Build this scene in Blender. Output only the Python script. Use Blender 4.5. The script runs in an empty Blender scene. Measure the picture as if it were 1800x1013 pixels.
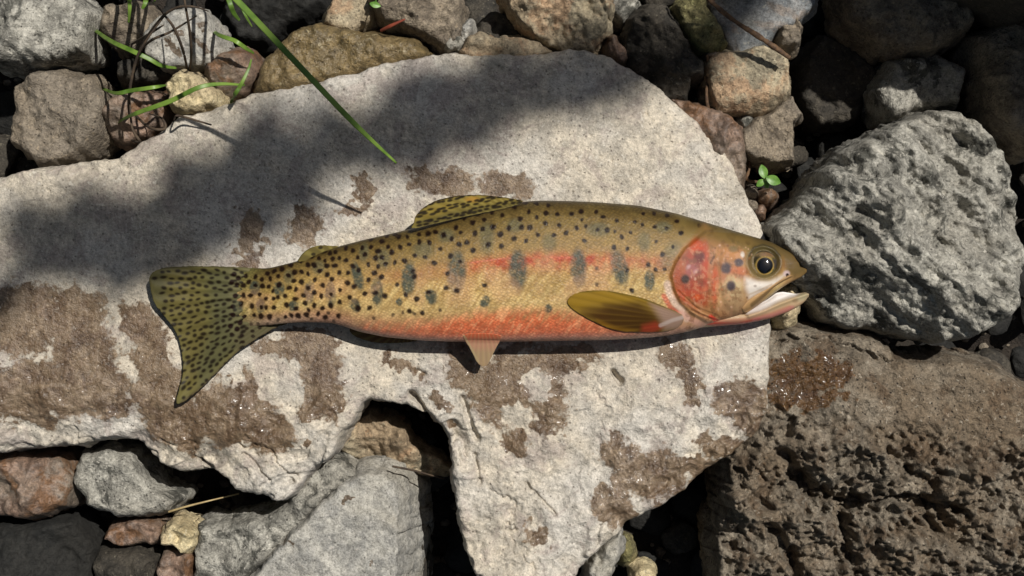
import bpy, math, random
import numpy as np
from mathutils import Vector

random.seed(7)
RNG = np.random.default_rng(7)

# ------------------------------------------------------------------ camera, sky, sun, exposure
S = 0.00025                    # metres per unit; one unit is one photo pixel on the flat rock's top
HC = 2800.0                    # camera height above the rock (0.70 m)
CX, CY = 900.0, 506.5
SUNV = Vector((0.38, 0.36, 1.0)).normalized()      # towards the sun
SUN_EL = math.asin(SUNV.z)
SUN_AZ = math.atan2(SUNV.x, SUNV.y)

scene = bpy.context.scene
col = scene.collection
cam_d = bpy.data.cameras.new('camera')
cam_d.sensor_width = 36.0
cam_d.lens = 36.0 * HC / 1800.0
cam_d.clip_start = 0.01
cam_d.clip_end = 100.0
cam = bpy.data.objects.new('camera', cam_d)
cam.location = (0, 0, HC * S)
col.objects.link(cam)
scene.camera = cam

world = bpy.data.worlds.new('World')
scene.world = world
world.use_nodes = True
wn = world.node_tree
wn.nodes.clear()
sky = wn.nodes.new('ShaderNodeTexSky')
sky.sky_type = 'NISHITA'
sky.sun_disc = False
sky.sun_elevation = SUN_EL
sky.sun_rotation = SUN_AZ
sky.dust_density = 2.0
sky.ozone_density = 0.6
bg = wn.nodes.new('ShaderNodeBackground')
bg.inputs['Strength'].default_value = 0.05
wo = wn.nodes.new('ShaderNodeOutputWorld')
wn.links.new(sky.outputs[0], bg.inputs[0])
wn.links.new(bg.outputs[0], wo.inputs[0])

sun_d = bpy.data.lights.new('sun', 'SUN')
sun_d.energy = 5.0
sun_d.angle = math.radians(0.53)
sun_d.color = (1.0, 0.965, 0.905)
sun = bpy.data.objects.new('sun', sun_d)
sun.rotation_euler = SUNV.to_track_quat('Z', 'Y').to_euler()
sun.location = SUNV * 5
col.objects.link(sun)

vs = scene.view_settings
vs.view_transform = 'Standard'
vs.look = 'None'
vs.exposure = -0.08
vs.gamma = 1.0
vs.use_curve_mapping = False

# ------------------------------------------------------------------ helpers: colour, noise
def lin(c):
    c = np.asarray(c, float) / 255.0
    return np.where(c <= 0.04045, c / 12.92, ((c + 0.055) / 1.055) ** 2.4)

def L4(c, f=1.0):
    l = lin(c) * f
    return (float(l[0]), float(l[1]), float(l[2]), 1.0)

_perm = np.concatenate([RNG.permutation(256)] * 3).astype(np.int32)
_g = RNG.normal(size=(256, 3)); _g /= np.linalg.norm(_g, axis=1)[:, None]

def perlin(x, y, z):
    x = np.asarray(x, float); y = np.asarray(y, float) + 0 * x; z = np.asarray(z, float) + 0 * x
    xi = np.floor(x).astype(np.int64); yi = np.floor(y).astype(np.int64); zi = np.floor(z).astype(np.int64)
    xf = x - xi; yf = y - yi; zf = z - zi
    xi &= 255; yi &= 255; zi &= 255
    u = xf * xf * xf * (xf * (xf * 6 - 15) + 10)
    v = yf * yf * yf * (yf * (yf * 6 - 15) + 10)
    w = zf * zf * zf * (zf * (zf * 6 - 15) + 10)
    out = 0
    for dx in (0, 1):
        pa = _perm[xi + dx]; wx = u if dx else 1 - u
        for dy in (0, 1):
            pb = _perm[pa + yi + dy]; wy = v if dy else 1 - v
            for dz in (0, 1):
                h = _perm[pb + zi + dz]; wz = w if dz else 1 - w
                g = _g[h]
                out = out + wx * wy * wz * (g[:, 0] * (xf - dx) + g[:, 1] * (yf - dy) + g[:, 2] * (zf - dz))
    return out * 1.5

def fbm(x, y, z, wl, octv=4, gain=0.5):
    r = 0; a = 1.0
    for i in range(octv):
        r = r + a * perlin(x / wl + 17.3 * i, y / wl + 5.1 * i, z / wl + 9.7 * i)
        a *= gain; wl *= 0.5
    return r

def ridged(x, y, z, wl, octv=3):
    r = 0; a = 1.0
    for i in range(octv):
        r = r + a * (1 - 2 * np.abs(perlin(x / wl + 11.3 * i, y / wl + 3.1 * i, z / wl + 2.7 * i)))
        a *= 0.5; wl *= 0.5
    return r

def worley(x, y, wl, seed=0):
    gx = np.floor(x / wl).astype(np.int64); gy = np.floor(y / wl).astype(np.int64)
    best = np.full(len(x), 9.0); second = np.full(len(x), 9.0); rid = np.zeros(len(x))
    for i in (-1, 0, 1):
        for j in (-1, 0, 1):
            cx = gx + i; cy = gy + j
            h = _perm[(_perm[(cx + seed) & 255] + cy) & 255]
            h2 = _perm[(h + 91) & 255]; h3 = _perm[(h2 + 37) & 255]
            d = np.hypot(cx + h / 255.0 - x / wl, cy + h2 / 255.0 - y / wl)
            nb = d < best
            second = np.where(nb, best, np.minimum(second, d))
            best = np.where(nb, d, best); rid = np.where(nb, h3 / 255.0, rid)
    return best, second, rid

def facet(x, y, wl, seed=0, slope=1.0):
    """broken-stone planes: the lowest of a few tilted planes, one per jittered cell"""
    gx = np.floor(x / wl).astype(np.int64); gy = np.floor(y / wl).astype(np.int64)
    out = np.full(len(x), 9.0)
    for i in (-1, 0, 1):
        for j in (-1, 0, 1):
            cx = gx + i; cy = gy + j
            h = _perm[(_perm[(cx + seed) & 255] + cy) & 255]
            h2 = _perm[(h + 91) & 255]; h3 = _perm[(h2 + 37) & 255]; h4 = _perm[(h3 + 11) & 255]; h5 = _perm[(h4 + 71) & 255]
            dx = x / wl - (cx + h / 255.0); dy = y / wl - (cy + h2 / 255.0)
            pl = 0.5 * h3 / 255.0 + slope * (h4 / 127.5 - 1) * dx + slope * (h5 / 127.5 - 1) * dy + 1.1 * (dx * dx + dy * dy)
            out = np.minimum(out, pl)
    return out

def sstep(a, b, x):
    t = np.clip((x - a) / (b - a + 1e-9), 0, 1)
    return t * t * (3 - 2 * t)

# ------------------------------------------------------------------ helpers: materials
class NT:
    def __init__(self, name):
        self.m = bpy.data.materials.new(name); self.m.use_nodes = True
        self.t = self.m.node_tree; self.t.nodes.clear()
        self.out = self.n('ShaderNodeOutputMaterial')
        self.b = self.n('ShaderNodeBsdfPrincipled')
        self.l(self.b.outputs[0], self.out.inputs[0])
    def n(self, t, **kw):
        n = self.t.nodes.new(t)
        for k, v in kw.items(): setattr(n, k, v)
        return n
    def l(self, a, b): self.t.links.new(a, b)
    def val(self, sock, v):
        if isinstance(v, bpy.types.NodeSocket): self.l(v, sock)
        else: sock.default_value = v
    def noise(self, vec, scale, detail=4, rough=0.55, dist=0.0):
        n = self.n('ShaderNodeTexNoise')
        n.inputs['Scale'].default_value = scale; n.inputs['Detail'].default_value = detail
        n.inputs['Roughness'].default_value = rough; n.inputs['Distortion'].default_value = dist
        self.l(vec, n.inputs['Vector'])
        return n.outputs['Fac']
    def voro(self, vec, scale, feature='F1', out='Distance', rnd=1.0):
        n = self.n('ShaderNodeTexVoronoi', feature=feature)
        n.inputs['Scale'].default_value = scale; n.inputs['Randomness'].default_value = rnd
        self.l(vec, n.inputs['Vector'])
        return n.outputs[out]
    def rng(self, v, a, b, c, d):
        n = self.n('ShaderNodeMapRange', interpolation_type='SMOOTHSTEP')
        self.val(n.inputs['Value'], v)
        n.inputs['From Min'].default_value = a; n.inputs['From Max'].default_value = b
        n.inputs['To Min'].default_value = c; n.inputs['To Max'].default_value = d
        return n.outputs['Result']
    def math(self, op, a, b=0.0):
        n = self.n('ShaderNodeMath', operation=op)
        self.val(n.inputs[0], a); self.val(n.inputs[1], b)
        return n.outputs[0]
    def mix(self, f, a, b, mode='MIX'):
        n = self.n('ShaderNodeMix', data_type='RGBA', blend_type=mode)
        self.val(n.inputs['Factor'], f); self.val(n.inputs['A'], a); self.val(n.inputs['B'], b)
        return n.outputs['Result']
    def coord(self):
        tc = self.n('ShaderNodeTexCoord'); oi = self.n('ShaderNodeObjectInfo')
        mp = self.n('ShaderNodeVectorMath', operation='ADD')
        cb = self.n('ShaderNodeCombineXYZ')
        r = self.math('MULTIPLY', oi.outputs['Random'], 3.7)
        self.l(r, cb.inputs[0]); self.l(r, cb.inputs[1])
        self.l(tc.outputs['Object'], mp.inputs[0]); self.l(cb.outputs[0], mp.inputs[1])
        return mp.outputs[0]
    def bump(self, h, strength, dist, normal=None):
        n = self.n('ShaderNodeBump')
        n.inputs['Strength'].default_value = strength; n.inputs['Distance'].default_value = dist
        self.l(h, n.inputs['Height'])
        if normal: self.l(normal, n.inputs['Normal'])
        return n.outputs[0]

def stone_mat(name, c0, c1, c2, f=0.8, bump=0.6, specks=0.5, speck_col=(50, 46, 42), wetmask=False,
              light=None, rough=0.85, grain=1.0, patch=None, patch_amt=0.5, wets=((0.20, 0.145, 0.105, 1), (0.50, 0.40, 0.31, 1))):
    t = NT(name); P = t.coord()
    big = t.noise(P, 24, 3, 0.6); mid = t.noise(P, 105, 4, 0.7); fine = t.noise(P, 430, 3, 0.7); gr = t.noise(P, 1050, 2, 0.7)
    c = t.mix(t.rng(mid, 0.40, 0.60, 0, 1), L4(c0, f), L4(c1, f))
    c = t.mix(t.rng(big, 0.42, 0.68, 0, 0.85), c, L4(c2, f))
    if patch:
        c = t.mix(t.rng(t.noise(P, 55, 4, 0.7, 0.6), 0.5, 0.62, 0, patch_amt), c, L4(patch, f))
    g = t.math('ADD', t.rng(fine, 0.25, 0.75, 1 - 0.34 * grain, 1 + 0.22 * grain), t.rng(gr, 0.25, 0.75, -0.28 * grain, 0.20 * grain))
    gc = t.n('ShaderNodeCombineColor')
    for i in range(3): t.l(g, gc.inputs[i])
    c = t.mix(1.0, c, gc.outputs[0], 'MULTIPLY')
    if light:
        c = t.mix(t.rng(t.noise(P, 420, 3, 0.6), 0.60, 0.70, 0, 0.6), c, L4(light, f))
    sp = t.rng(t.math('ADD', t.voro(P, 330), t.math('MULTIPLY', fine, 0.25)), 0.22, 0.30, specks, 0)
    c = t.mix(sp, c, L4(speck_col, f))
    h = t.math('ADD', t.math('MULTIPLY', fine, 1.0), t.math('MULTIPLY', gr, 0.55))
    h = t.math('SUBTRACT', h, t.math('MULTIPLY', sp, 0.5))
    h = t.math('ADD', h, t.math('MULTIPLY', mid, 1.2))
    ro = rough
    if wetmask:
        a = t.n('ShaderNodeAttribute', attribute_name='wet')
        w = t.rng(t.math('ADD', a.outputs['Fac'], t.math('MULTIPLY', t.math('ADD', t.math('SUBTRACT', fine, 0.5), t.math('SUBTRACT', mid, 0.5)), 1.5)), 0.28, 0.74, 0, 1)
        wc = t.mix(t.rng(mid, 0.38, 0.62, 0, 1), wets[0], wets[1])
        c = t.mix(w, c, t.mix(1.0, c, wc, 'MULTIPLY'))
        ro = t.rng(w, 0, 1, rough, 0.42)
        t.l(t.math('MULTIPLY', w, 0.10), t.b.inputs['Coat Weight'])
        t.b.inputs['Coat Roughness'].default_value = 0.12
    t.val(t.b.inputs['Roughness'], ro)
    t.b.inputs['Specular IOR Level'].default_value = 0.35
    t.l(c, t.b.inputs['Base Color'])
    t.l(t.bump(h, bump, 0.0011), t.b.inputs['Normal'])
    return t.m

def skin_mat(name, rough=0.5, coat=0.12, scale_bump=0.35, streak=None):
    t = NT(name)
    a = t.n('ShaderNodeAttribute', attribute_name='tint')
    tc = t.n('ShaderNodeTexCoord')
    mp = t.n('ShaderNodeMapping'); mp.inputs['Scale'].default_value = (1.0, 1.45, 0.6); mp.inputs['Rotation'].default_value = (0, 0, 0.6)
    t.l(tc.outputs['Object'], mp.inputs[0])
    v = t.voro(mp.outputs[0], 700, rnd=0.55); fn = t.noise(tc.outputs['Object'], 1500, 3, 0.7)
    c = t.mix(1.0, a.outputs['Color'], t.mix(t.rng(v, 0.1, 0.75, 0, 1), (1.18, 1.17, 1.15, 1), (0.74, 0.73, 0.71, 1)), 'MULTIPLY')
    c = t.mix(1.0, c, t.mix(t.rng(fn, 0.3, 0.7, 0, 1), (0.84, 0.84, 0.84, 1), (1.14, 1.14, 1.14, 1)), 'MULTIPLY')
    sc = t.n('ShaderNodeAttribute', attribute_name='scales')
    c = t.mix(sc.outputs['Fac'], a.outputs['Color'], c)
    if scale_bump == 0: c = a.outputs['Color']
    t.l(c, t.b.inputs['Base Color'])
    t.b.inputs['Roughness'].default_value = rough
    if name == 'trout_skin': t.l(t.math('ADD', 0.20, t.math('MULTIPLY', sc.outputs['Fac'], 0.06)), t.b.inputs['Coat Weight'])
    else: t.b.inputs['Coat Weight'].default_value = coat
    t.b.inputs['Coat Roughness'].default_value = 0.14
    t.b.inputs['Specular IOR Level'].default_value = 0.12 if coat < 0.5 else 0.5
    if scale_bump:
        t.l(t.bump(t.math('ADD', t.math('MULTIPLY', v, sc.outputs['Fac']), t.math('MULTIPLY', fn, 0.5)), scale_bump, 0.00035), t.b.inputs['Normal'])
        t.l(t.bump(t.math('ADD', t.math('MULTIPLY', v, sc.outputs['Fac']), t.math('MULTIPLY', fn, 0.9)), min(1.0, scale_bump * 1.6), 0.0006), t.b.inputs['Coat Normal'])
    if name == 'trout_fin':
        tr = t.n('ShaderNodeBsdfTranslucent'); ms = t.n('ShaderNodeMixShader'); ms.inputs[0].default_value = 0.14
        t.l(a.outputs['Color'], tr.inputs['Color']); t.l(t.b.outputs[0], ms.inputs[1]); t.l(tr.outputs[0], ms.inputs[2]); t.l(ms.outputs[0], t.out.inputs[0])
    return t.m

def plain_mat(name, c, c2, rough=0.6, f=0.8, scale=120, trans=0.0, bump=0.2):
    t = NT(name); P = t.coord()
    n = t.noise(P, scale, 4, 0.6)
    t.l(t.mix(t.rng(n, 0.35, 0.65, 0, 1), L4(c, f), L4(c2, f)), t.b.inputs['Base Color'])
    t.b.inputs['Roughness'].default_value = rough
    t.l(t.bump(n, bump, 0.0005), t.b.inputs['Normal'])
    if trans:
        tr = t.n('ShaderNodeBsdfTranslucent'); ms = t.n('ShaderNodeMixShader')
        tr.inputs['Color'].default_value = L4(c2, f); ms.inputs[0].default_value = trans
        t.l(t.b.outputs[0], ms.inputs[1]); t.l(tr.outputs[0], ms.inputs[2]); t.l(ms.outputs[0], t.out.inputs[0])
    return t.m

# ------------------------------------------------------------------ helpers: objects and meshes
def tag(o, label=None, cat=None, group=None, kind=None):
    if label: o['label'] = label
    if cat: o['category'] = cat
    if group: o['group'] = group
    if kind: o['kind'] = kind
    return o

def empty(name, loc=(0, 0, 0)):
    o = bpy.data.objects.new(name, None); o.empty_display_size = 0.02
    o.location = loc; col.objects.link(o)
    return o

def mesh_obj(name, V, F, mat, parent=None, origin=None, attrs=None, smooth=True):
    """V in metres (world). F: array (n,4) / (n,3) or a list of such arrays."""
    V = np.asarray(V, float)
    if origin is None: origin = (V.min(0) + V.max(0)) / 2; origin[2] = V[:, 2].min()
    origin = np.asarray(origin, float)
    me = bpy.data.meshes.new(name)
    if not isinstance(F, list): F = [F]
    F = [np.asarray(f, np.int32) for f in F if len(f)]
    me.vertices.add(len(V)); me.vertices.foreach_set('co', (V - origin).astype(np.float32).ravel())
    loops = np.concatenate([f.ravel() for f in F]); tot = np.concatenate([np.full(len(f), f.shape[1]) for f in F])
    start = np.concatenate([[0], np.cumsum(tot)[:-1]])
    me.loops.add(len(loops)); me.loops.foreach_set('vertex_index', loops.astype(np.int32))
    me.polygons.add(len(tot)); me.polygons.foreach_set('loop_start', start.astype(np.int32))
    me.update(calc_edges=True); me.validate()
    me.polygons.foreach_set('use_smooth', np.full(len(me.polygons), smooth))
    if attrs:
        for k, a in attrs.items():
            if a.ndim == 1:
                at = me.attributes.new(k, 'FLOAT', 'POINT'); at.data.foreach_set('value', a.astype(np.float32))
            else:
                at = me.attributes.new(k, 'FLOAT_COLOR', 'POINT')
                c4 = np.ones((len(V), 4), np.float32); c4[:, :3] = a
                at.data.foreach_set('color', c4.ravel())
    me.materials.append(mat)
    o = bpy.data.objects.new(name, me)
    po = np.array(parent.matrix_basis.translation) if parent else np.zeros(3)
    if parent and parent.parent: po = po + np.array(parent.parent.matrix_basis.translation)
    o.location = origin - po
    col.objects.link(o)
    if parent: o.parent = parent
    return o

def W(px, py, z):
    s = (HC - z) / HC
    return np.array([(px - CX) * s, -(py - CY) * s, z]) * S

def to_world(x, y, z, zref):
    s = (HC - zref) / HC
    return np.stack([(x - CX) * s, -(y - CY) * s, z], 1) * S

def chaikin(p, n=2):
    p = np.asarray(p, float)
    for _ in range(n):
        q = np.roll(p, -1, 0)
        p = np.stack([0.75 * p + 0.25 * q, 0.25 * p + 0.75 * q], 1).reshape(-1, 2)
    return p

def resample(p, step):
    q = np.vstack([p, p[:1]]); d = np.hypot(*np.diff(q, axis=0).T); c = np.concatenate([[0], np.cumsum(d)])
    n = max(8, int(c[-1] / step)); t = np.linspace(0, c[-1], n, endpoint=False)
    return np.stack([np.interp(t, c, q[:, 0]), np.interp(t, c, q[:, 1])], 1)

def _sd(x, y, a, ab, L2):
    px = x[:, None]; py = y[:, None]
    t = np.clip(((px - a[:, 0]) * ab[:, 0] + (py - a[:, 1]) * ab[:, 1]) / L2, 0, 1)
    qx = a[:, 0] + t * ab[:, 0]; qy = a[:, 1] + t * ab[:, 1]
    d = (px - qx) ** 2 + (py - qy) ** 2
    k = d.argmin(1); r = np.arange(len(k))
    return np.sqrt(d[r, k]), qx[r, k], qy[r, k], k

def seg_dist(x, y, poly, closed=True, blk=48.0):
    a = poly; b = np.roll(poly, -1, 0)
    if not closed: a = a[:-1]; b = b[:-1]
    ab = b - a; L2 = (ab ** 2).sum(1) + 1e-9
    if len(a) < 24 or len(x) < 2000:
        return _sd(x, y, a, ab, L2)
    D = np.empty(len(x)); NX = np.empty(len(x)); NY = np.empty(len(x)); I = np.empty(len(x), int)
    key = np.floor(x / blk).astype(np.int64) * 4096 + np.floor(y / blk).astype(np.int64)
    o = np.argsort(key, kind='stable'); ks = key[o]
    cut = np.concatenate([[0], np.nonzero(np.diff(ks))[0] + 1, [len(ks)]])
    mid = a + ab / 2; hl = np.sqrt(L2) / 2
    for s, e in zip(cut[:-1], cut[1:]):
        k = o[s:e]; cx, cy = x[k].mean(), y[k].mean(); r = np.hypot(x[k] - cx, y[k] - cy).max()
        dc = np.hypot(mid[:, 0] - cx, mid[:, 1] - cy)
        c = np.nonzero(dc - hl <= dc.min() + hl.max() + 2 * r + 1)[0]
        D[k], NX[k], NY[k], i = _sd(x[k], y[k], a[c], ab[c], L2[c]); I[k] = c[i]
    return D, NX, NY, I

def inside(x, y, poly):
    r = np.zeros(len(x), bool)
    a = poly; b = np.roll(poly, -1, 0)
    for (x0, y0), (x1, y1) in zip(a, b):
        if y0 == y1: continue
        c = ((y0 > y) != (y1 > y)) & (x < (x1 - x0) * (y - y0) / (y1 - y0) + x0)
        r ^= c
    return r

def polymesh(poly, step):
    """regular grid clipped to a polygon, border nodes snapped to the outline"""
    x0, y0 = poly.min(0) - step; x1, y1 = poly.max(0) + step
    nx = int((x1 - x0) / step) + 2; ny = int((y1 - y0) / step) + 2
    gx = x0 + np.arange(nx) * step; gy = y0 + np.arange(ny) * step
    cx = gx[:-1] + step / 2; cy = gy[:-1] + step / 2
    keep = np.zeros((ny - 1, nx - 1), bool)
    a = poly; b = np.roll(poly, -1, 0)
    for j, yy in enumerate(cy):
        m = (a[:, 1] > yy) != (b[:, 1] > yy)
        xs = np.sort(a[m, 0] + (yy - a[m, 1]) * (b[m, 0] - a[m, 0]) / (b[m, 1] - a[m, 1]))
        for k in range(0, len(xs) - 1, 2):
            keep[j] |= (cx > xs[k]) & (cx < xs[k + 1])
    cnt = np.zeros((ny, nx), int)
    cnt[:-1, :-1] += keep; cnt[1:, :-1] += keep; cnt[:-1, 1:] += keep; cnt[1:, 1:] += keep
    used = cnt > 0; idx = -np.ones((ny, nx), int); idx[used] = np.arange(used.sum())
    jj, ii = np.nonzero(used)
    X = gx[ii]; Y = gy[jj]; border = cnt[used] < 4
    j, i = np.nonzero(keep)
    F = np.stack([idx[j, i], idx[j + 1, i], idx[j + 1, i + 1], idx[j, i + 1]], 1)   # y is down, so this is counter-clockwise from above
    D, qx, qy, I = seg_dist(X, Y, poly)
    X = np.where(border, qx, X); Y = np.where(border, qy, Y); D = np.where(border, 0, D)
    E = np.concatenate([F[:, [0, 1]], F[:, [1, 2]], F[:, [2, 3]], F[:, [3, 0]]])
    key = E[:, 0] * 10000000 + E[:, 1]; rkey = E[:, 1] * 10000000 + E[:, 0]
    B = E[~np.isin(key, rkey)]
    # outward normal of the outline
    a = poly; b = np.roll(poly, -1, 0); t = b - a
    area = (a[:, 0] * b[:, 1] - b[:, 0] * a[:, 1]).sum()
    n = np.stack([t[:, 1], -t[:, 0]], 1) * (1 if area > 0 else -1)
    n = n + np.roll(n, 1, 0) + np.roll(n, -1, 0); n /= np.linalg.norm(n, axis=1)[:, None] + 1e-9
    return X, Y, F, B, D, n[I]

STONES = []
SEED = [0]

def stone(name, label, cat, poly, z, mat, thick=180, R=45, RH=40, step=3.2, tilt=(0, 0), cuts=(), disp=(),
          wob=3.5, flare=(0.0, 0.0), group=None, shift=(0, 0), wet=None, smooth_n=1, parent=None, disp_fn=None, kind=None, edge_p=2.0, plain=False, crag=1.0):
    SEED[0] += 1; sd = SEED[0] * 31.7
    if name == 'stone':
        R *= 0.42; RH *= 0.75; wob *= 1.25
        if not plain: smooth_n = 0
    poly = np.asarray(poly, float)
    STONES.append(poly)
    p = resample(chaikin(poly, smooth_n), step * 0.9)
    if wob:
        o = np.zeros(len(p))
        wx = perlin(p[:, 0] / 26, p[:, 1] / 26, np.full(len(p), sd)) * wob + perlin(p[:, 0] / 9, p[:, 1] / 9, np.full(len(p), sd)) * wob * 0.5
        wy = perlin(p[:, 0] / 26, p[:, 1] / 26, np.full(len(p), sd + 50)) * wob + perlin(p[:, 0] / 9, p[:, 1] / 9, np.full(len(p), sd + 50)) * wob * 0.5
        p = p + np.stack([wx, wy], 1)
    X, Y, F, B, D, N = polymesh(p, step)
    c = p.mean(0)
    e = np.clip(D / R, 0, 1)
    drop = RH * (1 - np.clip(1 - (1 - e) ** edge_p, 0, 1) ** (1 / edge_p))
    h = z + tilt[0] * (X - c[0]) + tilt[1] * (Y - c[1]) - drop
    jit = perlin(X / 70, Y / 70, np.full(len(X), sd + 3)) * 10
    for (qx, qy, nx, ny, sl) in cuts:
        nl = math.hypot(nx, ny)
        dd = ((X - qx) * nx + (Y - qy) * ny) / nl + jit
        pl = z - sl * dd
        k = 5.0
        h = -k * np.logaddexp(-h / k, -pl / k)
    size = math.sqrt((p.max(0) - p.min(0)).prod())
    auto = () if plain else (('facet', size * 0.5, size * 0.26 * crag), ('facet', 28, 10.0 * crag), ('ridge', 20, 3.0 * crag), ('fbm', 14, 4.0 * crag), ('pit', 17, 5.0 * crag))
    for (kindn, wl, amp) in tuple(disp) + auto:
        zz = np.full(len(X), sd)
        if kindn == 'fbm': h = h + amp * fbm(X, Y, zz, wl, 4)
        elif kindn == 'ridge': h = h + amp * (ridged(X, Y, zz, wl, 3) - 0.8)
        elif kindn == 'pit':
            wpx = 0.3 * wl * fbm(X, Y, zz, wl, 2); f1, f2, rid = worley(X + wpx, Y - wpx, wl, SEED[0]); h = h - amp * sstep(0.45, 0.05, f1) * (rid > 0.5)
        elif kindn == 'cell':
            f1, f2, rid = worley(X, Y, wl, SEED[0]); h = h + amp * (rid - 0.5) * sstep(0, 0.25, f2 - f1)
        elif kindn == 'facet':
            wpx = 5 * fbm(X, Y, zz, 30, 2); h = h + amp * facet(X + wpx, Y - wpx, wl, SEED[0])
        elif kindn == 'streak':
            u = X * 0.75 + Y * 0.66; v = -X * 0.66 + Y * 0.75
            h = h + amp * fbm(u / 2.6, v, zz, wl, 4)
    if disp_fn is not None: h = h + disp_fn(X, Y, D)
    nr = 13
    bv = np.unique(B); loc = -np.ones(len(X), int); loc[bv] = np.arange(len(bv))
    VX = [X]; VY = [Y]; VZ = [h]; FF = [F]; prev = bv
    zb = z - thick
    for r in range(1, nr + 1):
        t = r / nr
        prof = math.sin(t * math.pi) * 0.05 * thick
        ox = N[bv, 0] * (prof + flare[0] * t) + shift[0] * t; oy = N[bv, 1] * (prof + flare[0] * t) + shift[1] * t
        zz = h[bv] + (zb - h[bv]) * t
        ns = (perlin(X[bv] / 34, Y[bv] / 34, zz / 30 + sd) * 11 + perlin(X[bv] / 12, Y[bv] / 12, zz / 10 + sd) * 5) * min(1, 2.5 * t)
        xx = X[bv] + ox + N[bv, 0] * ns; yy = Y[bv] + oy + N[bv, 1] * ns
        base = sum(len(a) for a in VX)
        cur = base + np.arange(len(bv))
        p0 = prev[loc[B[:, 0]]]; p1 = prev[loc[B[:, 1]]]
        FF.append(np.stack([p1, p0, cur[loc[B[:, 0]]], cur[loc[B[:, 1]]]], 1))
        VX.append(xx); VY.append(yy); VZ.append(zz); prev = cur
    base = sum(len(a) for a in VX)
    VX.append(np.array([c[0] + shift[0]])); VY.append(np.array([c[1] + shift[1]])); VZ.append(np.array([zb]))
    T = np.stack([prev[loc[B[:, 1]]], prev[loc[B[:, 0]]], np.full(len(B), base)], 1)
    X2 = np.concatenate(VX); Y2 = np.concatenate(VY); Z2 = np.concatenate(VZ)
    at = None
    if wet is not None:
        at = {'wet': wet_field(X2, Y2, wet)}
    o = mesh_obj(name, to_world(X2, Y2, Z2, z), [np.concatenate(FF), T], mat, parent, attrs=at)
    if kind: tag(o, kind=kind)
    if parent is None: tag(o, label, cat, group)
    return o

def wet_field(x, y, blobs):
    w = np.zeros(len(x))
    z0 = np.zeros(len(x))
    n1 = fbm(x, y, z0 + 3.3, 44, 4, 0.7); n2 = fbm(x, y, z0 + 8.8, 44, 4, 0.7)
    xx = x + n1 * 17; yy = y + n2 * 17
    for b in blobs:
        cx, cy, rx, ry = b[:4]; sg = b[4] if len(b) > 4 else 1
        d = np.hypot((xx - cx) / rx, (yy - cy) / ry)
        m = sstep(1.42, 0.62, d)
        w = np.maximum(w, m) if sg > 0 else w * (1 - m)
    return np.clip(w, 0, 1)

# ------------------------------------------------------------------ materials
M_ROCK = stone_mat('pale_rock', (216, 204, 184), (182, 173, 158), (206, 200, 190), f=0.80, bump=0.7, specks=0.6, grain=0.75, speck_col=(104, 94, 86), wetmask=True, light=(232, 224, 208), patch=(164, 150, 142), patch_amt=0.55)
M_PALE = stone_mat('pale_grey_stone', (186, 182, 172), (152, 150, 144), (172, 166, 152), bump=0.6, specks=0.45, wetmask=True, light=(208, 202, 192))
M_GREY = stone_mat('lichen_grey_stone', (190, 186, 174), (136, 133, 124), (160, 155, 143), bump=1.0, specks=0.7, light=(220, 214, 200), patch=(58, 58, 52), patch_amt=0.85)
M_BROWN = stone_mat('brown_stone', (156, 142, 122), (112, 101, 87), (138, 128, 114), bump=1.0, specks=0.6, light=(178, 160, 134))
M_VES = stone_mat('vesicular_brown_rock', c0=(160, 148, 130), c1=(112, 102, 88), c2=(132, 114, 92), f=0.66, bump=1.1, specks=0.85, speck_col=(40, 34, 30), wetmask=True, light=(204, 192, 172), patch=(104, 82, 60), patch_amt=0.6, wets=((0.36, 0.21, 0.09, 1), (0.62, 0.40, 0.20, 1)))
M_TAN = stone_mat('tan_stone', (184, 170, 142), (144, 134, 113), (168, 145, 116), bump=0.75, specks=0.55, light=(206, 194, 164), patch=(186, 138, 100), patch_amt=0.4)
M_WETBR = stone_mat('damp_brown_stone', (142, 122, 84), (104, 90, 62), (126, 108, 76), bump=0.8, specks=0.6, rough=0.4, light=(186, 172, 136))
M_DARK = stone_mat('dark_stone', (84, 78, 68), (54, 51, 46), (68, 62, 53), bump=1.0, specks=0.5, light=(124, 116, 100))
M_BLACK = stone_mat('blackish_stone', (44, 43, 40), (30, 30, 28), (38, 36, 32), bump=0.8, specks=0.2)  # near black, mostly so that stones in the gaps look shaded
M_RED = stone_mat('reddish_stone', (150, 124, 106), (114, 96, 84), (136, 126, 112), bump=0.6, specks=0.4, rough=0.5, patch=(120, 84, 52), patch_amt=0.7)
M_CREAM = stone_mat('cream_stone', (222, 206, 164), (190, 172, 132), (206, 186, 150), bump=0.8, specks=0.4, light=(236, 226, 196))
M_BLUE = stone_mat('blue_grey_stone', (150, 150, 148), (122, 126, 128), (138, 134, 124), bump=0.6, specks=0.5, light=(176, 172, 160), patch=(150, 128, 108), patch_amt=0.5)
M_MOSS = stone_mat('mossy_stone', (160, 152, 100), (112, 108, 68), (136, 126, 92), bump=1.0, specks=0.6, light=(206, 200, 140))
M_SOIL = stone_mat('shade_dark_soil', (58, 50, 42), (40, 35, 30), (50, 44, 36), bump=1.0, specks=0.3)  # soil tone lowered so the gaps between stones look shaded
M_GREEN = plain_mat('green_grass', (92, 128, 44), (138, 170, 72), 0.45, 0.8, 90, 0.25)
M_STALK = plain_mat('dark_dry_stem', (58, 46, 36), (84, 68, 50), 0.8, 0.8, 400)
M_TWIG = plain_mat('brown_twig', (110, 82, 54), (74, 54, 38), 0.8, 0.8, 500, 0, 0.5)
M_STRAW = plain_mat('straw', (190, 168, 120), (160, 138, 94), 0.7, 0.8, 300)
M_REDTWIG = plain_mat('red_brown_stem', (150, 70, 44), (120, 50, 36), 0.7, 0.8, 300)
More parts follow.
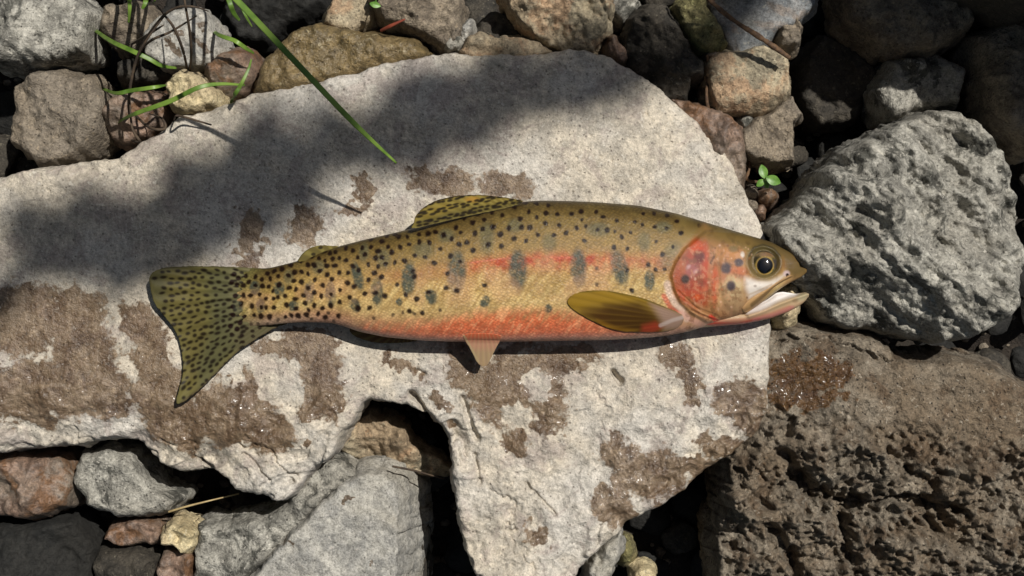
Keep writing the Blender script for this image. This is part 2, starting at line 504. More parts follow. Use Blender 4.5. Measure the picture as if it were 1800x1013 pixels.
M_LEAF = plain_mat('fresh_leaf', (104, 152, 62), (136, 182, 84), 0.4, 0.8, 300, 0.3)
M_TREELEAF = plain_mat('tree_leaf', (70, 104, 44), (92, 124, 54), 0.5, 0.8, 60, 0.2)
M_BARK = plain_mat('bark', (96, 84, 70), (66, 58, 48), 0.9, 0.8, 60, 0, 0.8)
# ------------------------------------------------------------------ ground
def build_ground():
    t = np.linspace(-1, 1, 321); g = np.sinh(t * 4.2) / math.sinh(4.2) * 12000
    gx, gy = np.meshgrid(g, g); x = gx.ravel(); y = gy.ravel()
    z = -430 + 60 * fbm(x, y, 0 * x + 2.2, 420, 4) + 10 * fbm(x, y, 0 * x + 4.2, 60, 3)
    n = len(t); i, j = np.meshgrid(np.arange(n - 1), np.arange(n - 1)); a = (j * n + i).ravel()
    F = np.stack([a, a + 1, a + n + 1, a + n], 1)
    o = mesh_obj('ground', np.stack([x, y, z], 1) * S, F, M_SOIL, origin=(0, 0, -430 * S))
    tag(o, 'dark soil between and under the stones, darkened further as gap shade', 'ground', kind='structure')
build_ground()

# ------------------------------------------------------------------ the big flat rock
ROCK = [(225,265),(248,245),(279,231),(302,208),(330,199),(356,194),(376,183),(413,174),(440,159),(473,156),(513,148),(560,139),(577,132),(617,127),(641,116),
 (675,106),(725,99),(786,85),(819,92),(863,89),(917,91),(970,87),(1004,82),(1037,85),(1071,97),(1094,111),(1125,127),(1158,148),(1185,174),(1222,205),(1256,242),
 (1279,268),(1296,302),(1311,340),(1326,370),(1340,390),(1349,420),(1355,470),(1354,520),(1357,571),(1354,608),(1353,680),(1353,706),(1343,742),(1333,764),(1313,779),
 (1286,799),(1246,827),(1212,854),(1179,881),(1152,893),(1125,908),(1101,918),(1090,942),(1060,960),(1047,970),(1031,992),(1010,1015),(985,1060),(920,1090),(860,1060),
 (836,1013),(816,958),(809,925),(799,881),(795,834),(793,776),(782,754),(759,733),(736,722),(708,713),(675,704),(651,702),(631,716),(621,743),(597,764),(586,797),
 (572,812),(547,824),(527,853),(503,882),(480,886),(446,871),(413,867),(393,851),(379,835),(349,827),(322,836),(292,829),(265,811),(245,791),(225,772),(180,776),
 (110,786),(40,792),(-50,806),(-150,760),(-190,600),(-180,450),(-120,356),(-40,318),(60,296),(150,284),(190,280)]
ROCKWET = [(772,320,58,26),(888,328,44,24),(640,338,16,32),(618,368,30,12),(533,398,34,36),(527,362,13,14),(440,408,26,40),(428,458,22,18),
 (268,620,34,60),(285,700,50,62),(330,750,70,46),(395,735,80,56),(440,690,62,50),(470,760,45,40),(500,615,50,28),(565,645,38,40),(572,700,36,40),(545,600,60,22),
 (540,725,20,14),(240,560,30,40),(150,640,60,80),(190,690,50,40),(50,560,90,60),(60,690,110,60),(130,540,60,40),
 (476,652,34,30,-1),(478,690,30,20,-1),(408,655,20,14,-1),(520,690,14,24,-1),(415,790,16,14,-1),
 (700,640,26,14),(812,640,26,44),(875,690,48,60),(950,635,100,26),(925,660,66,48),(955,705,44,50),(960,745,34,26),(905,775,26,24),(1020,625,40,16),(1190,630,28,24),(1212,668,16,26),
 (945,675,24,26,-1),(905,725,30,20,-1),
 (740,655,10,7),(1078,790,26,32),(1105,830,30,40),(1160,840,56,44),(1190,815,30,20),(1080,890,34,40),(1235,822,50,18),(1300,700,44,38),(1325,735,34,44),(1275,785,46,18),(1110,800,20,24),
 (945,942,22,24),(535,775,10,9),(775,705,18,14),(795,752,10,10),(1215,705,14,10)]
def rock_disp(x, y, D):
    z0 = 0 * x
    low = sstep(590, 760, y)                                  # rougher, broken ground along the lower edge
    left = sstep(620, 260, x) * sstep(640, 860, y)
    h = 5 * fbm(x, y, z0 + 1.1, 300, 3) + 1.6 * fbm(x, y, z0 + 2.1, 34, 4, 0.6)
    h += low * (9 * fbm(x, y, z0 + 5.5, 90, 5, 0.6) + 9 * facet(x + 8 * fbm(x, y, z0, 40, 2), y, 60, 3) + 3.5 * (ridged(x * 0.8 + y * 0.5, y - x * 0.3, z0 + 6.1, 52, 3) - 0.8))
    h -= left * 40 * sstep(140, 0, D)
    # ledges and splits near the broken rims
    q = fbm(x * 0.6 + y * 0.7, y * 0.5 - x * 0.4, z0 + 7.7, 80, 3)
    h -= low * 9 * sstep(70, 10, D) * (sstep(0.0, 0.06, q) + sstep(0.28, 0.33, q))
    h -= 24 * sstep(330, 90, y) * sstep(160, 0, D)            # upper rim rolls away
    # the split beside the hollow, small pits and the chipped notch
    for (ax, ay, bx, by, wd, dp) in ((722,692,760,738,8,26),(812,700,836,770,9,14),(835,800,842,850,6,10),(925,850,975,905,6,9),(1078,655,1092,672,9,22),(735,652,745,658,6,10),
                                     (345,812,392,850,7,18),(430,800,470,845,6,9),(560,690,540,720,6,4)):
        P = np.array([(ax, ay), (bx, by)], float); m = (np.abs(x - (ax + bx) / 2) < 120) & (np.abs(y - (ay + by) / 2) < 120)
        d = np.full(len(x), 99.0)
        d[m] = seg_dist(x[m] + 4 * fbm(x[m], y[m], z0[m] + 4, 20, 2), y[m], P, closed=False)[0]
        h -= dp * sstep(wd, 0, d)
    wpx = 7 * fbm(x, y, z0 + 12, 30, 3)
    h += sstep(46, 4, D) * (16 * facet(x + wpx, y - wpx, 44, 7, 1.2) - 8)          # chipped rims
    for L, wd, dp in (([(1010,640),(1060,700),(1075,790),(1120,840)], 3, 4), ([(860,860),(900,900),(905,960),(940,1000)], 4, 6), ([(1180,560),(1230,640),(1240,720)], 3, 3), ([(420,780),(470,800),(520,840)], 5, 9), ([(280,770),(330,790),(350,826)], 4, 8), ([(1120,150),(1160,230),(1230,280),(1262,350)], 2.5, 3)):
        P = np.array(L, float); m = (x > P[:, 0].min() - 30) & (x < P[:, 0].max() + 30) & (y > P[:, 1].min() - 30) & (y < P[:, 1].max() + 30)
        d = np.full(len(x), 99.0); d[m] = seg_dist(x[m] + 2.2 * wpx[m], y[m] - 1.6 * wpx[m], P, closed=False)[0]; h -= dp * sstep(wd, 0, d)
    f1, f2, rid = worley(x, y, 26, 5); h -= 3.0 * sstep(0.14, 0.02, f1) * (rid > 0.55)
    return h
stone('flat_rock', 'large pale flat rock that the trout lies on, splashed with dark wet patches', 'rock', ROCK, 0, M_ROCK, plain=True, thick=300, R=13, RH=12, step=2.0,
      wob=3.6, wet=ROCKWET, disp_fn=rock_disp, smooth_n=1, flare=(-25, 0), edge_p=2.2)

# ------------------------------------------------------------------ stones round the flat rock
st = stone
# top left
st('stone', 'light grey stone with dark round blotches behind thin dark stems', 'stone', [(268,30),(300,14),(345,12),(368,35),(377,60),(392,86),(375,112),(330,122),(285,116),(255,95),(245,62)], -120, M_PALE, wet=[(359,50,9,10),(352,75,9,8),(326,70,9,6),(308,84,7,8),(362,88,8,5)], disp=(('fbm',60,5),), R=30, RH=30, crag=0.5)
st('stone', 'brownish stone at the far upper left under the grass', 'stone', [(180,12),(235,6),(262,22),(274,48),(262,74),(232,86),(195,80),(172,50)], -140, M_BROWN, disp=(('fbm',50,5),), R=35, RH=30)
st('stone', 'small dark slab below the blotched light grey stone', 'stone', [(205,110),(250,102),(300,116),(306,136),(262,144),(210,138)], -170, M_DARK, R=16, RH=16)
st('pebble', 'rounded reddish brown pebble above the flat rock', 'pebble', [(350,122),(372,92),(405,80),(438,88),(452,112),(446,146),(424,172),(392,176),(362,156)], -110, M_RED, R=48, RH=60, disp=(('fbm',50,4),))
st('stone', 'small knobbly cream stone touching the rock edge under a green blade', 'stone', [(289,150),(306,126),(322,122),(352,140),(376,158),(380,184),(356,196),(318,200),(298,186)], -50, M_CREAM, R=26, RH=30, disp=(('ridge',24,5),('fbm',30,4)))
st('stone', 'pinkish brown stone below the grass at the left rim of the rock', 'stone', [(196,170),(232,158),(280,164),(300,190),(290,222),(258,240),(222,258),(190,240),(180,200)], -130, M_RED, R=30, RH=30, disp=(('fbm',40,6),))
st('stone', 'broad damp brown stone glinting behind the upper rim of the rock', 'stone', [(444,158),(450,112),(478,82),(508,52),(556,36),(612,48),(668,58),(722,62),(756,88),(730,112),(640,132),(560,150),(480,172)], -45, M_WETBR, R=60, RH=60, disp=(('fbm',80,8),('fbm',20,3)), step=2.6, crag=0.5)
st('stone', 'smooth beige stone at the top edge left of the middle', 'stone', [(566,42),(576,10),(596,-22),(650,-26),(664,8),(654,38),(622,56),(590,54)], -90, M_TAN, R=30, RH=34, disp=(('fbm',60,4),), crag=0.5)
st('stone', 'stone in the gap above the damp brown stone, coloured black as shade', 'stone', [(395,-20),(470,-40),(560,-30),(572,10),(540,34),(500,50),(470,78),(420,70),(392,30)], -300, M_BLACK, thick=120, R=40, RH=50, disp=(('fbm',60,8),))  # the gap's shade is put into this stone's black colour
st('stone', 'speckled grey brown block at the top edge above the damp stone', 'stone', [(660,-40),(790,-45),(808,0),(812,50),(800,74),(776,78),(740,56),(700,44),(664,28),(650,0)], -60, M_BROWN, R=24, RH=30, disp=(('fbm',50,6),), cuts=((700,30,0,1,0.5),))
st('stone', 'low tan orange stone peeping over the upper rim of the rock', 'stone', [(806,96),(818,70),(846,54),(872,62),(902,66),(940,70),(972,88),(930,112),(850,118)], -55, M_TAN, R=22, RH=26, disp=(('fbm',36,5),))
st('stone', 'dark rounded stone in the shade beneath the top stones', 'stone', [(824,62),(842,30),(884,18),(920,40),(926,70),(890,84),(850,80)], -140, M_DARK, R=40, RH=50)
st('stone', 'small pale upright chip between two top stones', 'stone', [(806,58),(816,38),(826,34),(830,56),(822,74),(810,76)], -90, M_PALE, R=10, RH=16, step=2, wet=[])
st('stone', 'small grey crumb beside the tan orange stone', 'stone', [(780,78),(790,64),(808,62),(816,76),(806,88),(788,88)], -70, M_GREY, R=10, RH=14, step=2)
st('stone', 'big rough grey beige stone at the top edge with pitted face', 'stone', [(878,-40),(1062,-45),(1072,5),(1066,48),(1044,82),(1004,84),(962,72),(926,44),(898,12)], -40, M_TAN, R=26, RH=30, disp=(('fbm',50,7),('cell',16,5),('pit',14,6)), cuts=((985,26,-0.6,1,0.9),), step=2.6)
st('stone', 'small grey stone at the top edge right of the rough one', 'stone', [(1062,-24),(1108,-30),(1124,0),(1114,26),(1090,40),(1068,24)], -110, M_GREY, R=24, RH=28)
st('pebble', 'dim rounded pebble under the small top grey stone', 'pebble', [(1096,48),(1112,26),(1128,34),(1124,58),(1104,66)], -200, M_DARK, R=18, RH=24, step=2.4)
st('pebble', 'tiny peach coloured pebble at the upper right rim of the rock', 'pebble', [(1066,86),(1072,62),(1082,58),(1092,74),(1108,90),(1100,112),(1082,112)], -80, M_RED, R=16, RH=22, step=2.2)
st('stone', 'dark furry looking stone leaning above the right rim of the rock', 'stone', [(1104,66),(1112,34),(1140,8),(1170,6),(1192,36),(1210,74),(1238,108),(1232,132),(1216,140),(1210,166),(1188,176),(1150,156),(1112,132)], -55, M_DARK, R=26, RH=34, disp=(('fbm',40,9),('cell',14,5)), cuts=((1150,45,-0.7,0.7,0.7),), step=2.6)
st('stone', 'greenish yellow rough stone between dark and blue grey stones', 'stone', [(1188,8),(1232,-18),(1252,24),(1268,50),(1280,74),(1262,94),(1228,84),(1204,52)], -50, M_MOSS, R=22, RH=26, disp=(('fbm',30,7),('cell',12,5)), step=2.6)
st('stone', 'smooth blue grey slab at the top edge crossed by a brown twig', 'stone', [(1246,-36),(1446,-40),(1436,10),(1408,38),(1368,56),(1350,80),(1312,98),(1290,98),(1270,62),(1252,22)], -75, M_BLUE, R=22, RH=24, disp=(('fbm',90,8),), cuts=((1290,40,-1,0.2,0.5),), crag=0.5)
st('stone', 'small curled brown knob of stone below the blue grey slab', 'stone', [(1368,60),(1380,38),(1402,30),(1414,46),(1408,74),(1388,84),(1372,78)], -70, M_BROWN, R=16, RH=20, disp=(('ridge',16,5),), step=2.2)
st('stone', 'tan angular stone with flat lit face right of the rock', 'stone', [(1246,106),(1264,95),(1302,88),(1346,78),(1386,102),(1391,160),(1364,188),(1326,198),(1268,196),(1250,156)], -40, M_TAN, R=14, RH=18, disp=(('fbm',60,5),('fbm',14,2)), cuts=((1316,172,0.05,1,1.6),(1262,140,-1,0.1,0.8)), smooth_n=0, step=2.2, crag=0.35)
st('stone', 'brown wedge shaped stone below the tan angular stone', 'stone', [(1304,230),(1345,202),(1394,168),(1414,202),(1397,216),(1396,282),(1354,284),(1310,268)], -70, M_BROWN, R=10, RH=14, disp=(('fbm',40,5),('cell',14,3)), smooth_n=0, step=2.2, crag=0.4)
st('stone', 'reddish brown stone tucked against the right rim of the rock', 'stone', [(1180,176),(1236,182),(1286,206),(1308,236),(1314,302),(1302,334),(1262,300),(1206,240)], -50, M_RED, R=30, RH=34, disp=(('fbm',40,7),('fbm',14,3)))
st('pebble', 'small grey pebble between the tan and brown angular stones', 'pebble', [(1296,206),(1318,198),(1334,206),(1326,222),(1306,226)], -90, M_GREY, R=14, RH=18, step=2.2)
st('pebble', 'pinkish brown sliver wedged above the tan angular stone', 'pebble', [(1238,94),(1262,88),(1274,94),(1262,106),(1242,106)], -60, M_RED, R=8, RH=10, step=2)
for i, (x, y, r, lb) in enumerate(((1322,338,15,'brown pebble just left of the small green seedling'),(1352,346,16,'brown pebble just below the small green seedling'),(1322,362,13,'lower left pebble of the four below the seedling'),(1338,372,12,'lowest pebble of the four below the seedling'))):
    a = np.linspace(0, 2 * math.pi, 9)[:-1] + i
    st('pebble', lb, 'pebble', np.stack([x + r * 1.05 * np.cos(a), y + r * 0.9 * np.sin(a)], 1), -110 + 4 * i, M_RED if i % 2 else M_BROWN, R=r, RH=r, step=2.2, thick=120)
# right
st('boulder', 'rough grey boulder streaked with lichen beyond the trout snout', 'boulder', [(1350,414),(1366,388),(1394,368),(1420,338),(1436,302),(1482,266),(1532,238),(1580,220),(1660,184),(1745,215),(1800,320),(1806,450),(1760,560),(1670,604),(1578,588),(1540,580),(1490,574),(1456,560),(1430,524),(1404,504),(1374,474)], -10, M_GREY, thick=300, R=70, RH=60,
   step=2.6, disp=(('streak',40,30),('fbm',90,12),('cell',11,3),('facet',90,34)), cuts=((1470,520,-0.4,1,0.9),(1420,420,-1,0.2,0.25)), flare=(-20, 0))
st('pebble', 'oval beige pebble under the open jaw of the trout', 'pebble', [(1362,556),(1368,520),(1384,496),(1402,494),(1410,512),(1406,556),(1394,576),(1374,580)], -35, M_CREAM, R=22, RH=30, step=2.2, thick=130)
YP = [(1340,588),(1366,578),(1402,576),(1470,588),(1530,592),(1562,604),(1580,640),(1680,632),(1780,655),(1850,720),(1880,860),(1860,1070),(1500,1110),(1282,1080),(1270,960),(1284,880),(1288,800),(1316,760),(1330,700)]
def y_disp(x, y, D):
    z0 = 0 * x; low = sstep(690, 770, y - 0.15 * (x - 1400))
    wx = 15 * fbm(x, y, z0, 30, 3, 0.65); wy = 15 * fbm(x, y, z0 + 5, 30, 3, 0.65)
    f1, f2, rid = worley(x + wx, y + wy, 30, 3)
    h = -low * 15 * sstep(0.42, 0.1, f1) * (rid > 0.6)
    f1, f2, rid = worley(x + wx, y + wy, 15, 8); h -= (0.2 + low) * 9 * sstep(0.45, 0.05, f1) * (rid > 0.55)
    h += (0.35 + low) * (26 * facet(x + wx, y + wy, 46, 4, 1.3) + 10 * facet(x - wx, y + wy, 19, 9, 1.3) + 4 * fbm(x, y, z0 + 1, 10, 2))
    for L, wd, dp in (([(1395,835),(1440,868),(1500,888),(1600,882),(1700,900)], 20, 60), ([(1350,790),(1385,800),(1420,838)], 10, 26), ([(1360,930),(1400,985),(1420,1040)], 16, 40),
                      ([(1490,900),(1500,960),(1540,1040)], 18, 46), ([(1360,598),(1420,590),(1500,612),(1575,640)], 6, 14), ([(1570,800),(1640,850),(1660,940)], 16, 34)):
        h -= dp * sstep(wd, 2, seg_dist(x + wx, y + wy, np.array(L, float), closed=False)[0])
    h += low * 34 * fbm(x, y, z0 + 2, 130, 5, 0.6) + 5 * fbm(x, y, z0 + 9, 60, 4)
    h += low * 18 * (ridged(x, y, z0 + 3, 60, 3) - 0.8)
    P = np.array([(1392,738),(1384,766)], float); h -= 34 * sstep(10, 2, seg_dist(x, y, P, closed=False)[0])
    P = np.array([(1365,716),(1380,730)], float); h -= 14 * sstep(8, 2, seg_dist(x, y, P, closed=False)[0])
    return h
st('boulder', 'large pitted brown boulder at the lower right with a rusty wet patch', 'boulder', YP, -50, M_VES, thick=270, R=26, RH=30, step=2.5, disp_fn=y_disp, wob=4,
   cuts=((1480,780,0.25,1,0.35),(1330,850,-1,0.12,0.7),(1560,900,0.4,1,0.5)), wet=[(1395,655,46,36),(1440,655,56,30),(1395,692,46,28),(1480,650,26,16),(1465,700,34,12)], flare=(10, 0), plain=True)
# bottom middle and left
st('stone', 'small light grey stone below the lower tip of the flat rock', 'stone', [(1046,972),(1092,938),(1092,976),(1078,1004),(1060,1040),(1030,1040),(1036,996)], -110, M_PALE, R=16, RH=20, step=2.4, wet=[])
st('pebble', 'olive pebble at the bottom edge right of the light grey stone', 'pebble', [(1088,972),(1100,948),(1114,958),(1112,988),(1096,998)], -200, M_MOSS, R=16, RH=20, step=2.4, thick=110)
st('pebble', 'yellowish round pebble at the bottom edge in the dark gap', 'pebble', [(1112,1012),(1128,998),(1150,1000),(1158,1020),(1140,1036),(1116,1034)], -200, M_CREAM, R=20, RH=24, step=2.4, thick=110)
st('stone', 'smooth light grey slab at the bottom edge with three dark drops', 'stone', [(430,1030),(470,986),(518,932),(560,890),(600,852),(642,834),(672,832),(694,848),(701,885),(699,960),(696,1050),(560,1080),(420,1070)], -85, M_PALE, thick=230, R=12, RH=12, step=2.6, tilt=(0.03, 0.02), disp=(('fbm',120,5),('fbm',20,1.2)), wet=[(608,873,11,9),(503,946,8,9),(651,985,6,7)], shift=(20, 0), flare=(26, 0), crag=0.22)
st('stone', 'long pale ridge of stone running down beside the light grey slab', 'stone', [(540,828),(572,806),(606,808),(628,834),(600,856),(560,890),(518,932),(470,984),(424,1034),(410,1080),(330,1070),(338,1000),(342,930),(400,922),(470,905),(508,882)], -120, M_GREY, thick=200, R=34, RH=34, step=2.8, tilt=(0.1, -0.02), disp=(('fbm',60,7),('streak',26,5)), crag=0.5)
st('stone', 'beige stone inside the hollow under the lower rim of the rock', 'stone', [(596,792),(618,748),(648,726),(684,738),(712,758),(722,786),(770,812),(796,832),(770,842),(700,828),(640,814)], -150, M_TAN, thick=160, R=20, RH=24, disp=(('fbm',50,6),('fbm',14,2)), cuts=((660,782,0.1,1,1.1),), step=2.4)
st('stone', 'smooth dark grey stone half lit at the left below the rock', 'stone', [(140,800),(190,790),(228,806),(258,846),(284,868),(312,880),(294,900),(254,910),(200,912),(150,890),(124,840)], -110, M_GREY, R=40, RH=46, disp=(('fbm',80,6),), crag=0.5)
st('stone', 'small cream yellow stone at the lower left', 'stone', [(282,940),(302,922),(322,926),(346,940),(340,962),(326,970),(300,960),(284,958)], -120, M_CREAM, R=14, RH=18, step=2.2, thick=140, disp=(('fbm',20,4),))
st('stone', 'reddish brown stone left of the small cream yellow one', 'stone', [(190,926),(236,914),(276,922),(288,944),(266,958),(214,960),(186,948)], -160, M_RED, R=20, RH=24, thick=140)
st('stone', 'brown stone at the bottom edge below the cream yellow one', 'stone', [(284,968),(322,966),(338,982),(336,1050),(290,1056),(280,1010)], -150, M_RED, R=16, RH=18, thick=140)
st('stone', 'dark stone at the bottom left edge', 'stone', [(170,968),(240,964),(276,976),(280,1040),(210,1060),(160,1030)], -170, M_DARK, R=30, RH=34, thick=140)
st('stone', 'dark strip beside the light grey slab, in place of its shaded side', 'stone', [(690,850),(724,862),(744,910),(752,1060),(694,1070)], -210, M_DARK, R=20, RH=20, thick=120)  # dark strip placed where the slab's own side lies in shade
# beyond the traced picture, left and right
st('stone', 'grey brown stone at the left edge above the flat rock', 'stone', [(20,150),(80,120),(150,132),(186,176),(180,240),(130,282),(66,290),(20,250)], -110, M_BROWN, R=46, RH=46, disp=(('fbm',80,9),))
st('stone', 'olive grey stone in the upper left corner', 'stone', [(-60,-20),(20,-40),(110,-30),(160,20),(150,90),(80,112),(0,116),(-60,70)], -120, M_GREY, R=50, RH=50, disp=(('fbm',80,9),))
st('stone', 'reddish grey stone at the lower left edge', 'stone', [(-60,812),(30,806),(104,806),(126,840),(118,890),(50,915),(-50,905)], -110, M_RED, R=40, RH=42, disp=(('fbm',60,8),))
st('stone', 'nearly black stone in the lower left corner', 'stone', [(-60,920),(40,918),(130,910),(166,960),(160,1040),(60,1090),(-60,1080)], -170, M_BLACK, R=46, RH=50, disp=(('fbm',70,8),), thick=150)
# the shaded pit at the upper right
st('stone', 'stone deep in the pit right of the tan one, coloured dark as shade', 'stone', [(1400,110),(1450,60),(1520,70),(1548,140),(1510,210),(1440,222),(1404,180)], -240, M_DARK, R=50, RH=60, thick=120, disp=(('fbm',60,8),))  # dark colour makes up for cast shade missing in the pit
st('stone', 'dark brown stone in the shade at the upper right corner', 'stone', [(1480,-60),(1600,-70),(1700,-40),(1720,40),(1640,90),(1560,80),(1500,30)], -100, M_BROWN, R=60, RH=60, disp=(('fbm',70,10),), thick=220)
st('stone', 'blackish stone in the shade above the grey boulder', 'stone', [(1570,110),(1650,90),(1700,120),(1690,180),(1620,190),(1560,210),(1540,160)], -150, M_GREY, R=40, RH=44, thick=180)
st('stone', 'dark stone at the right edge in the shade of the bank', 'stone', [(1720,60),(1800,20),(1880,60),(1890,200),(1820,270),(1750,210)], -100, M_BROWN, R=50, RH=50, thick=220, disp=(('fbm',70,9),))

# unseen tall boulder outside the picture, added to keep the pit in shade
st('boulder', 'unseen tall boulder added beyond the upper right corner to shade the pit', 'boulder', [(1690,-360),(1770,-550),(1940,-670),(2200,-630),(2390,-420),(2400,-170),(2310,40),(2150,20),(2050,-90),(1870,-150),(1730,-200)], 470, M_DARK, thick=880, R=200, RH=220, step=9, plain=True,
   disp=(('fbm',250,40),('fbm',60,9)), flare=(0, 0))

# ------------------------------------------------------------------ loose stones low in the gaps and outside the picture
def ico_pts(sub=3):
    import bmesh
    bm = bmesh.new(); bmesh.ops.create_icosphere(bm, subdivisions=sub, radius=1.0)
    V = np.array([v.co[:] for v in bm.verts]); F = np.array([[v.index for v in f.verts] for f in bm.faces]); bm.free()
    return V, F
IV, IF = ico_pts(4)
def loose(x, y, z, r, mat, name, label, cat, group, seed):
    d = IV.copy(); n = 1 + 0.30 * fbm(d[:, 0] * 1.0 + seed, d[:, 1] * 1.0, d[:, 2] * 1.0, 1.3, 4)
    rng = np.random.default_rng(seed)
    for _ in range(7):
        v = rng.normal(size=3); v /= np.linalg.norm(v); k = rng.uniform(0.62, 0.86)
        dd = d @ v; n = np.where(dd * n > k, n * (k / np.maximum(dd * n, 1e-6)) ** 0.85, n)
    d = d * n[:, None]; a = rng.uniform(0, 6.28); ca, sa = math.cos(a), math.sin(a)
    sx, sy, sz = rng.uniform(0.9, 1.3), rng.uniform(0.75, 1.0), rng.uniform(0.55, 0.8)
    X = (d[:, 0] * sx * ca - d[:, 1] * sy * sa) * r; Y = (d[:, 0] * sx * sa + d[:, 1] * sy * ca) * r
    o = mesh_obj(name, to_world(x + X, y + Y, z + d[:, 2] * sz * r, z), IF, mat)
    tag(o, label, cat, group)
random.seed(21)
occ = np.zeros((130, 210), bool)                                # 10-unit cells already roofed by a traced stone
oy, ox = np.mgrid[0:130, 0:210]; oxf = (ox * 10 - 150.0).ravel(); oyf = (oy * 10 - 150.0).ravel()
for p in STONES: occ |= inside(oxf, oyf, p).reshape(occ.shape)
def free(x, y, r):
    i0 = int((x - r + 150) / 10); i1 = int((x + r + 150) / 10) + 1; j0 = int((y - r + 150) / 10); j1 = int((y + r + 150) / 10) + 1
    return (~occ[max(j0, 0):j1, max(i0, 0):i1]).mean() if i1 > 0 and j1 > 0 else 0
placed = []
for k in range(3000):
    x = random.uniform(-30, 1830); y = random.uniform(-30, 1043); r = random.uniform(30, 52)
    if free(x, y, r * 0.8) < 0.3: continue
    if any(math.hypot(x - a, y - b) < (r + c) * 0.8 for a, b, c in placed): continue
    placed.append((x, y, r))
    loose(x, y, -375 + random.uniform(-15, 25), r, random.choice([M_DARK, M_BLACK, M_BLACK]), 'stone', 'low stone between the larger stones, coloured dark as gap shade', 'stone', 'low stones in the gaps', 100 + k)  # dark colours carry the shade of the gaps
out = []
for k in range(2600):
    x = random.uniform(-1000, 2800); y = random.uniform(-1000, 2000); r = random.uniform(90, 210)
    if -60 - r * 1.35 < x < 1860 + r * 1.35 and -60 - r * 1.35 < y < 1073 + r * 1.35: continue
    if 1560 - r < x < 2460 + r and -700 - r < y < 130 + r: continue
    if -150 < x < 1940 and -150 < y < 1140 and free(x, y, r) < 0.8: continue
    if any(math.hypot(x - a, y - b) < (r + c) * 0.88 for a, b, c in out): continue
    out.append((x, y, r))
    loose(x, y, -370 + r * 0.45, r, random.choice([M_PALE, M_GREY, M_BROWN, M_TAN, M_DARK]), 'stone', 'weathered stone of the bank lying outside the picture', 'stone', 'stones round about', 5000 + k)

# gravel in the gaps
def gravel(n=2600):
    V = []; F = []; v0 = 0
    bv, bf = ico_pts(1)
    for i in range(n):
        x = random.uniform(-200, 2000); y = random.uniform(-200, 1200); r = random.uniform(4, 12)
        z = -424 + random.uniform(-4, 14)
        d = bv * (1 + np.random.default_rng(i).uniform(-0.25, 0.2, (len(bv), 1))) * np.array([r * 1.1, r * 0.9, r * 0.7])
        V.append(np.stack([x - CX + d[:, 0], -(y - CY) + d[:, 1], z + d[:, 2]], 1) * S); F.append(bf + v0); v0 += len(bv)
    zz = np.concatenate(V)
    x = zz[:, 0] / S; y = zz[:, 1] / S
    zz[:, 2] += S * 60 * fbm(x, y, 0 * x + 2.2, 420, 4)
    o = mesh_obj('gravel', zz, np.concatenate(F), M_BROWN)
    tag(o, 'fine brown gravel and grit at the bottom of the gaps', 'gravel', kind='stuff')
gravel()
# ------------------------------------------------------------------ the trout
class Paint:
    def __init__(self, x, y, base):
        self.x = x; self.y = y; self.c = np.array(base, float)
    def mixm(self, m, rgb, f=0.73):
        self.c = self.c * (1 - m[:, None]) + (lin(rgb) * f)[None, :] * m[:, None]
    def blob(self, cx, cy, rx, ry, rgb, alpha=1.0, soft=0.3, ang=0.0, f=0.73):
        R = max(rx, ry) * (1 + soft) + 1
        k = np.nonzero((np.abs(self.x - cx) < R) & (np.abs(self.y - cy) < R))[0]
        if not len(k): return
        dx = self.x[k] - cx; dy = self.y[k] - cy; a = math.radians(ang); ca, sa = math.cos(a), math.sin(a)
        d = np.hypot((dx * ca + dy * sa) / rx, (-dx * sa + dy * ca) / ry)
        m = alpha * sstep(1 + soft, 1 - soft, d)
        self.c[k] = self.c[k] * (1 - m[:, None]) + (lin(rgb) * f)[None, :] * m[:, None]
    def line(self, pts, wd, rgb, alpha=1.0, f=0.73):
        P = np.array(pts, float); lo = P.min(0) - wd * 2; hi = P.max(0) + wd * 2
        k = np.nonzero((self.x > lo[0]) & (self.x < hi[0]) & (self.y > lo[1]) & (self.y < hi[1]))[0]
        if not len(k): return
        d = seg_dist(self.x[k], self.y[k], P, closed=False)[0]
        m = alpha * sstep(wd * 1.3, wd * 0.4, d)
        self.c[k] = self.c[k] * (1 - m[:, None]) + (lin(rgb) * f)[None, :] * m[:, None]
    def poly(self, pts, soft, rgb, alpha=1.0, f=0.73):
        P = np.array(pts, float); lo = P.min(0) - soft; hi = P.max(0) + soft
        k = np.nonzero((self.x > lo[0]) & (self.x < hi[0]) & (self.y > lo[1]) & (self.y < hi[1]))[0]
        if not len(k): return
        d = seg_dist(self.x[k], self.y[k], P)[0] * np.where(inside(self.x[k], self.y[k], P), -1, 1)
        m = alpha * sstep(soft, -soft, d)
        self.c[k] = self.c[k] * (1 - m[:, None]) + (lin(rgb) * f)[None, :] * m[:, None]

